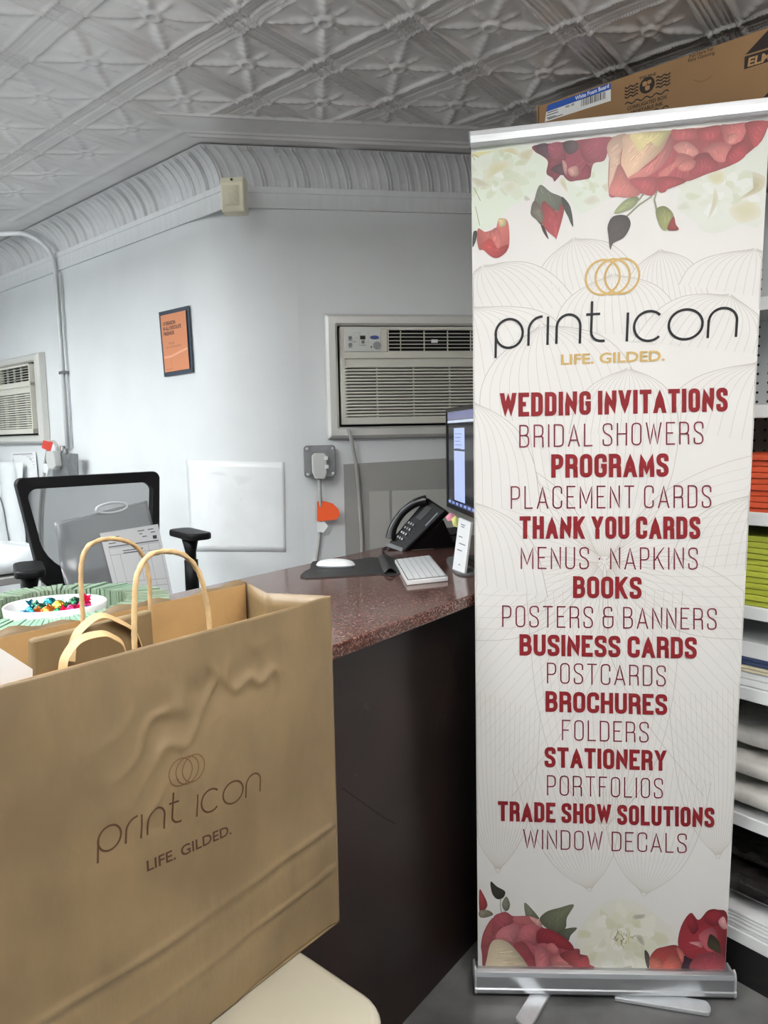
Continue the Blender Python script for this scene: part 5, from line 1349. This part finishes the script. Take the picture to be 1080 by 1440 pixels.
bpoly([X(90, 405), X(95, 375), X(378, 275), X(378, 303)], (40, 84, 168))
btext('White Foam Board', X(220, 353), X(370, 296), X(219, 336), (232, 236, 244), .02)
rnd = random.Random(4); x = 245
while x < 352:
    w_ = rnd.choice([1.5, 3, 4.5]); k = (x-245)/107; y0_, y1_ = 346-32*k, 382-36*k
    bpoly([X(x, y1_), X(x+w_, y1_-.3*w_), X(x+w_, y0_-.3*w_), X(x, y0_)], (40, 40, 44)); x += w_+rnd.choice([2, 3, 4])
btext('900 109', X(175, 388), X(215, 375), X(175, 378), (60, 60, 60), .02)
for (a_, b_, l_) in ((92, 436, 40), (92, 424, 52), (95, 412, 46), (98, 440, 66)): bpoly([X(a_, b_), X(a_+l_, b_-l_*.34), X(a_+l_, b_-4-l_*.34), X(a_, b_-5)], (110, 110, 112))
INKC = (44, 36, 32)
btext('Pull Here For', X(728, 166), X(838, 128), X(727, 150), INKC, .01); btext('Easy Opening', X(723, 182), X(842, 146), X(722, 168), INKC, .01)
# recycling globe with waves and lettering
gc_ = bxuv(*X(540, 285)); rg = .020
ik.blob([(gc_.x+rg*math.cos(k*PI/8), gc_.y+rg*math.sin(k*PI/8)) for k in range(16)], INKC, sm=False)
for (dx, dy, s_) in ((-.006, .005, .006), (.006, .006, .005), (.001, -.007, .006)): ik.blob([(gc_.x+dx+s_*math.cos(k*PI/4)*(1+.3*(k % 2)), gc_.y+dy+s_*math.sin(k*PI/4)) for k in range(8)], (164, 126, 84))
for side in (-1, 1):
    for r_ in range(4): ik.line([(gc_.x+side*(.023+.0045*k), gc_.y+.010-.008*r_+.0022*math.sin(k*1.7)) for k in range(9)], .0035, INKC)
btext('THE FINE', X(505, 262), X(580, 240), X(505, 250), INKC, .02)
for dy, n_ in ((-.030, 20), (-.068, 20)): ik.line([(gc_.x-.058+.006*k, gc_.y+dy+.0035*math.sin(k*1.5)) for k in range(n_)], .003, INKC)
V, fs = font_mesh('PRINTED WITH CARE', .02)
for i, (tx, wd_) in enumerate((('CORRUGATED BOX', .104), ('VEGETABLE INK', .084))):
    V, fs = font_mesh(tx, .02); w_ = max(p.x for p in V); ik.raw([(gc_.x-wd_/2+p.x/w_*wd_, gc_.y-.047-.013*i+p.y*.012) for p in V], fs, INKC)
# black house-shaped mark with ELM
bpoly([X(978, 150), X(1080, 40), X(1140, 60), X(1140, 100)], INKC)
bpoly([X(973, 215), X(976, 158), X(1140, 108), X(1140, 162)], INKC)
btext('ELM', X(986, 203), X(1092, 172), X(992, 164), (176, 138, 94), .035)
ik.line([bxuv(*X(745, 262)), bxuv(*X(775, 270)), bxuv(*X(800, 264)), bxuv(*X(832, 242))], .002, (124, 92, 60))
bpoly([X(1060, 340), X(1080, 318), X(1110, 320), X(1100, 335)], INKC)
ik.mb.build('box_print', M['prm'], bb_)

# ================================================================== STOOL AND SHOPPING BAG
ST = .744
sc = Vector((-.22, .815, 0)); sx_ = Vector((.70, .714, 0)).normalized(); sy_ = Vector((-.714, .70, 0)).normalized()
cr = atZ(538, 1428, ST)
edge = atZ(420, 1347, ST)
sx_ = Vector((.707, .707, 0)); sy_ = (edge-cr); sy_.z = 0; sy_.normalize(); sx_ = Vector((sy_.y, -sy_.x, 0))
sc = cr+sy_*.185-sx_*.215+Vector((0, 0, -ST))
t = thing('bar_stool', Vector((sc.x, sc.y, 0)), 'stool with glossy cream vinyl seat under the brown paper bag', 'stool')
mb = MB(); mb.prism([sc+sx_*p[0]+sy_*p[1]+UP*(ST-.05) for p in rrect(.46, .40, .055, 8)], (0, 0, .05)); mb.build('seat', M['cream'], t, bevel=.012, seg=4)
for a_ in (-1, 1):
    for b_ in (-1, 1):
        mb = MB(); mb.tube([sc+sx_*.16*a_+sy_*.13*b_+UP*(ST-.05), sc+sx_*.20*a_+sy_*.165*b_+UP*.0], .014, 10); mb.build('leg', M['chrome'], t, smooth=True)
mb = MB(); mb.tube([sc+sx_*.185*a_+sy_*.15*b_+UP*.25 for a_, b_ in ((-1, -1), (1, -1), (1, 1), (-1, 1))], .008, 8, closed=True); mb.build('footrest_ring', M['chrome'], t)

bgR = atD(480, 1297, .952); BGZ = ST+.002
BF = Vector((math.sin(math.radians(38.9)), math.cos(math.radians(38.9)), 0)); BS = Vector((-BF.y, BF.x, 0))   # along the face to the right, and back
topR = atD(465, 838, .952); BGH = topR.z-BGZ; bg0 = Vector((topR.x, topR.y, 0)); BGW, BGD = .47, .165
t = thing('paper_shopping_bag', bg0-BF*BGW/2+BS*BGD/2+UP*BGZ, 'large brown kraft paper shopping bag with twisted handles in the foreground', 'shopping bag')
def crease(v, c, s_=.006): return math.exp(-((v-c)/s_)**2)
def face(u, v, l=0):      # u from left 0 to right BGW, v height above the seat
    k = v/BGH; uu = u/BGW
    o_ = .010*math.sin(PI*min(1, max(0, uu)))*(.5+.5*math.sin(PI*min(1, max(0, k))))
    o_ += .0045*nz(u, v, 1.3, 7)+.0022*nz(u, v, 4.1, 19)*(1.2-.6*k)
    hc = .125+.018*(uu); h2 = .070+.012*uu
    m1, m2 = .35+.65*abs(math.sin(uu*4+.6)), .3+.7*abs(math.cos(uu*3.3)); o_ += m1*(.0026*crease(v, hc, .0035)-.0014*crease(v, hc-.010, .006))+m2*(.0024*crease(v, h2, .003)-.0012*crease(v, h2-.009, .006))
    o_ -= .004*max(0, (h2-v))/.07
    for (cu, cv, ru, rv, am) in ((.21, .355, .055, .036, .0052), (.335, .385, .045, .030, .0050), (.27, .39, .03, .02, .005), (.20, .27, .05, .03, .003)):
        g_ = math.exp(-((u-cu)/ru)**2-((v-cv)/rv)**2)
        if g_ > .01: o_ += am*g_*((1-min(1, abs(nz(u, v*.8, 2.2, 30))*2.4))**2-.35+.5*nz(u, v, 8.1, 16))
    fade_ = min(1, max(0, uu)/.04)*min(1, max(0, 1-uu)/.04)
    return bg0+BF*(u-BGW)+UP*(BGZ+v)-BS*(o_*fade_+l)
mb = MB(); nu, nv = 130, 130
mb.grid(lambda u, v: face(u*BGW, v*BGH), nu, nv)
topw = lambda u: .004*math.sin(u*21)+.003*math.sin(u*47)
mb.grid(lambda u, v: bg0+BF*((1-u)*BGW-BGW)+UP*(BGZ+v*(BGH+(topw(u) if v > .9 else 0)))+BS*(BGD+.006*math.sin(u*PI)+.004*nz(u*3, v*3, 7)), 40, 30)      # back
def gus(sideR):
    def f(u, v):
        fold = (1-abs(2*u-1))*.035*min(1, v*1.6)
        x = (0 if sideR else -BGW)+(-fold if sideR else fold)
        return bg0+BF*x+BS*(BGD*u)+UP*(BGZ+v*BGH*(1-.0*u))
    return f
mb.grid(gus(True), 16, 24); mb.grid(gus(False), 16, 24)
mb.add([bg0+UP*(BGZ+.0005), bg0-BF*BGW+UP*(BGZ+.0005), bg0-BF*BGW+BS*BGD+UP*(BGZ+.0005), bg0+BS*BGD+UP*(BGZ+.0005)], [(0, 1, 2, 3)])
bod = mb.build('bag_body', M['kraft'], t, solid=.0007, smooth=True)
# folded reinforcement bands inside the top
mb = MB()
mb.grid(lambda u, v: bg0+BF*(-.004-u*(BGW-.008))+UP*(BGZ+BGH*.86+v*BGH*.135)+BS*.0035, 20, 3)
mb.grid(lambda u, v: bg0+BF*(-.004-u*(BGW-.008))+UP*(BGZ+BGH*.86+v*BGH*.135)+BS*(BGD-.0035), 20, 3)
mb.build('inner_band', M['kraft_in'], t, solid=.0006)
def onBag(x, y, d_): return atP(x, y, bg0+BS*d_, BS)
def handle(pts, d_, nm):
    P = smooth_path([onBag(x, y, d_) for x, y in pts], 10)
    mb = MB(); mb.tube(P, .0027, 10, lobes=3, twist=420); return mb.build(nm, M['cord'], t, smooth=True)
handle([(192, 985), (189, 900), (190, 830), (196, 800), (212, 780), (238, 775.5), (262, 783), (280, 806), (289, 840), (294, 873), (297, 950)], .006, 'handle')
handle([(117, 930), (117, 880), (114, 820), (116, 785), (128, 765), (158, 757.5), (188, 766), (204, 788), (210, 820), (211, 850), (211, 920)], BGD-.006, 'handle')
# print on the face
fuv = unproject(face, .3, .25)
ik = Ink(face, 5e-5, 7e-4)
pa = fuv(137.2, 1200); pb_ = fuv(365, 1112.5)
LWb = (pb_-pa).length; ex = (pb_-pa)/LWb; ey = Vector((-ex.y, ex.x)); IN = (72, 48, 26)
for stp in LOGO: ik.line([pa+ex*(p[0]*LWb)+ey*(p[1]*LWb) for p in stp], .0021, IN, step=.006)
for stp in RINGS: ik.line([pa+ex*(p[0]*LWb)+ey*((p[1]+.004)*LWb) for p in stp[:-1]], .0011, (96, 68, 40), True, step=.006)
V, fs = font_mesh('LIFE. GILDED.', .014); w_ = max(p.x for p in V); h_ = max(p.y for p in V)
ga, gb, gc2 = fuv(205, 1226), fuv(325, 1172), fuv(204, 1211)
ik.raw([ga+(gb-ga)*(p.x/w_)+(gc2-ga)*(p.y/h_) for p in V], fs, (64, 38, 24))
ik.mb.build('bag_print', M['prm'], bod)

# smaller folded bag inside, with two flat handles, and a white sheet
d1 = BGD*.62
t = thing('folded_paper_bag', onBag(120, 1000, d1), 'smaller folded kraft bag with flat loop handles inside the big bag', 'paper bag')
q = [onBag(46, 900, d1), onBag(110, 885, d1), onBag(214, 858, d1), onBag(224, 1010, d1), onBag(46, 1080, d1)]
mb = MB(); mb.prism(q, BS*.012); mb.build('folded_body', M['kraft'], t, bevel=.003)
def strap(pts, d_, nm):
    P = smooth_path([onBag(x, y, d_) for x, y in pts], 8); mb = MB(); V = []
    for i, p in enumerate(P):
        tt = (P[min(i+1, len(P)-1)]-P[max(i-1, 0)]).normalized(); nn = tt.cross(BS).normalized(); k = .0045
        V += [p+nn*k*.55+BS*.004, p-nn*k*.55-BS*.004]
    mb.add(V, [(2*i, 2*i+1, 2*i+3, 2*i+2) for i in range(len(P)-1)]); mb.build(nm, M['strap'], t, solid=.0008)
strap([(100, 930), (103, 903), (115, 883), (141, 865.5), (168, 874), (190, 888), (200, 910)], d1-.004, 'handle')
strap([(88, 945), (92, 924), (111, 900), (143, 891), (160, 896), (173, 906), (180, 930)], d1-.05, 'handle')
mb = MB(); q = [onBag(-30, 892, .03), onBag(46, 941, .03), onBag(44, 1100, .03), onBag(-30, 1130, .03)]; mb.prism(q, BS*.002)
tag(mb.build('paper_sheet', M['paper']), 'white paper sticking out of the big bag at the left edge', 'paper')
